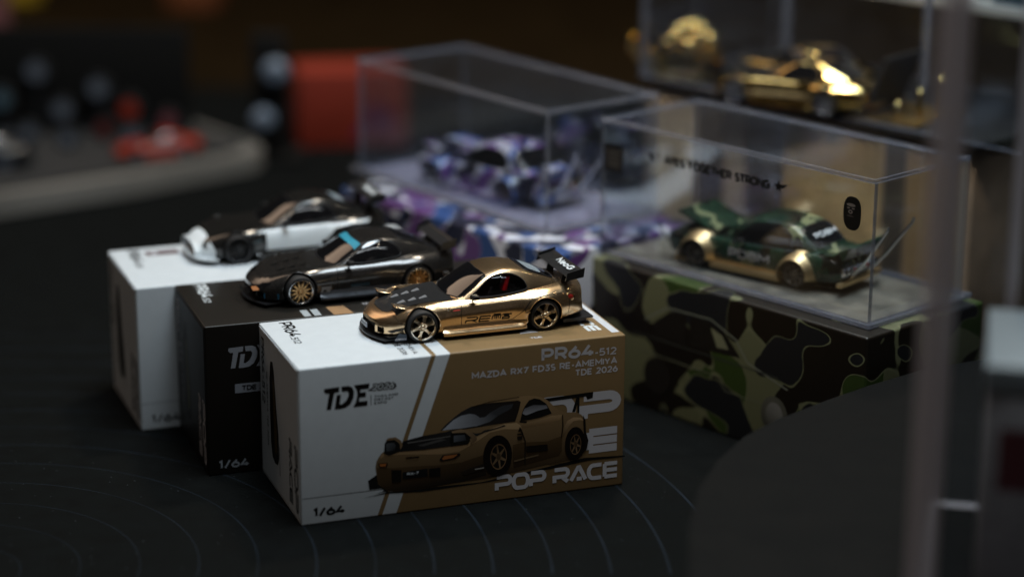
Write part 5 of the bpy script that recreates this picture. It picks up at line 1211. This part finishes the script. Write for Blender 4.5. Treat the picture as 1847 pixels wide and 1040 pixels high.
rackw = [(-22.35, 106.9, 4.1, .62, 'grey', 'topmost of the wheel pile on the tray'), (-19.4, 106.6, 3.35, .60, 'grey', 'upper right of the wheel pile on the tray'), (-21.1, 106.4, 2.35, .58, 'grey', 'middle of the wheel pile on the tray'),
 (-22.3, 104.2, 1.75, .5, 'grey', 'lower left of the wheel pile on the tray'), (-20.3, 103.2, 1.7, .5, 'grey', 'lowest and nearest in the wheel pile on the tray'), (-23.9, 106.2, 2.9, .6, 'teal', 'at the left edge of the wheel pile on the tray'),
 (-17.4, 103.8, 1.75, .55, 'grey', 'just left of the red toy car on the tray'), (-17.8, 105.6, 2.6, .62, 'red', 'behind the red toy car on the tray'), (-15.9, 105.0, 2.2, .52, 'pink', 'right behind the red toy car on the tray'),
 (-18.9, 104.9, 1.8, .5, 'dark red', 'between grey wheels in the middle of the tray')]
wc = {'grey': rimT, 'teal': mat('teal_rim', (.10, .16, .19), .4, .3), 'red': cols['red'], 'pink': mat('pink_rim', (.22, .06, .07), .4, .2), 'dark red': mat('dark_red_rim', (.14, .012, .008), .4, .2)}
for x, y, z, r_, c, place in rackw:
    wv = thing('loose_wheel', '%s toy wheel %s' % (c, place), 'toy wheel', (x, y, z), 0, 'loose wheels on the tray')
    tube('axle_peg', [(0, .18, 0), (0, .7, 0)], .12, BLACK, wv, n=8)
    lathe('tyre', [(r_ * .7, -.2), (r_, -.18), (r_, .18), (r_ * .7, .2), (r_ * .7, -.2)], TYRE, wv, n=24)
    lathe('rim', [(r_ * .7, -.22), (r_ * .5, -.15), (r_ * .2, -.2), (.02, -.22)], wc[c], wv, n=24)
    box('wheel_stand', (-.16, -.12, -(z - 1.2)), (.16, .12, -r_ * .98), BLACK, wv)
# --- orange red carton and two pale objects behind the middle case
rc = thing('orange_carton', 'orange red carton seen through the left end of the middle case', 'box', (-10.2, 108.6, 0), rad(10))
ORG = mat('orange_card', (.24, .017, .002), .7, var=.2, vscale=.3)
box('carton', (0, 0, .0), (5.3, 3.5, 3.7), ORG, rc, bev=.15)
polys('printed_label', [([(2.6, .4), (4.8, .4), (4.8, 1.6), (3.6, 2.2)], ('c', (.14, .014, .05)))], frame((0, 0, 0), (1, 0, 0), (0, 0, 1)), rc)
for x, y, z, r_, l in ((-10.9, 105.5, 4.4, .62, 'upper pale grey knob on the black post'), (-11.5, 105.2, 2.2, .55, 'lower pale grey knob on the black post')):
    kb = thing('pale_knob', l, 'knob', (x, y, z), 0, 'knobs on the post left of the orange carton')
    lathe('knob_cap', [(.02, -.5), (r_ * .6, -.45), (r_, -.2), (r_ * .95, .2), (r_ * .5, .35)], mat('pale_knob_plastic', (.16, .19, .24), .4, var=.2), kb, n=26)
    lathe('knob_collar', [(r_ * .5, .34), (r_ * .62, .36), (r_ * .62, .62), (r_ * .4, .64)], BLACK, kb, n=22)
po = thing('black_post', 'black post carrying two pale knobs left of the orange carton', 'post', (-11.2, 106.4, 0))
box('post_shaft', (-.9, -.45, .3), (.7, .6, 6.0), MATTE, po, bev=.08); box('post_foot', (-1.6, -1.0, 0), (1.4, 1.4, .3), MATTE, po, bev=.05)
# --- far dim things
yb = thing('yellow_carton', 'ochre yellow carton far off at the top left', 'box', (-36, 152, -.38), rad(10))
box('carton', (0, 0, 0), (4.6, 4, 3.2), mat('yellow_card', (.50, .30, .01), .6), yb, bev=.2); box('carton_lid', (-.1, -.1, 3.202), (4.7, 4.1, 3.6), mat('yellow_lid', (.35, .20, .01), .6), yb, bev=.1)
bb = thing('brown_carton', 'faint brown carton far off at the upper left', 'box', (-22.6, 150, -.38), rad(-8))
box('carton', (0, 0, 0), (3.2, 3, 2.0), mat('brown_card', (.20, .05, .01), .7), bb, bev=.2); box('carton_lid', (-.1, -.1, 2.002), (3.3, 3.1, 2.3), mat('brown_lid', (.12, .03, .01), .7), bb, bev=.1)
pinkb = thing('pink_carton', 'dull pink carton at the far left edge behind the tray', 'box', (-31.5, 122, 0), rad(8))
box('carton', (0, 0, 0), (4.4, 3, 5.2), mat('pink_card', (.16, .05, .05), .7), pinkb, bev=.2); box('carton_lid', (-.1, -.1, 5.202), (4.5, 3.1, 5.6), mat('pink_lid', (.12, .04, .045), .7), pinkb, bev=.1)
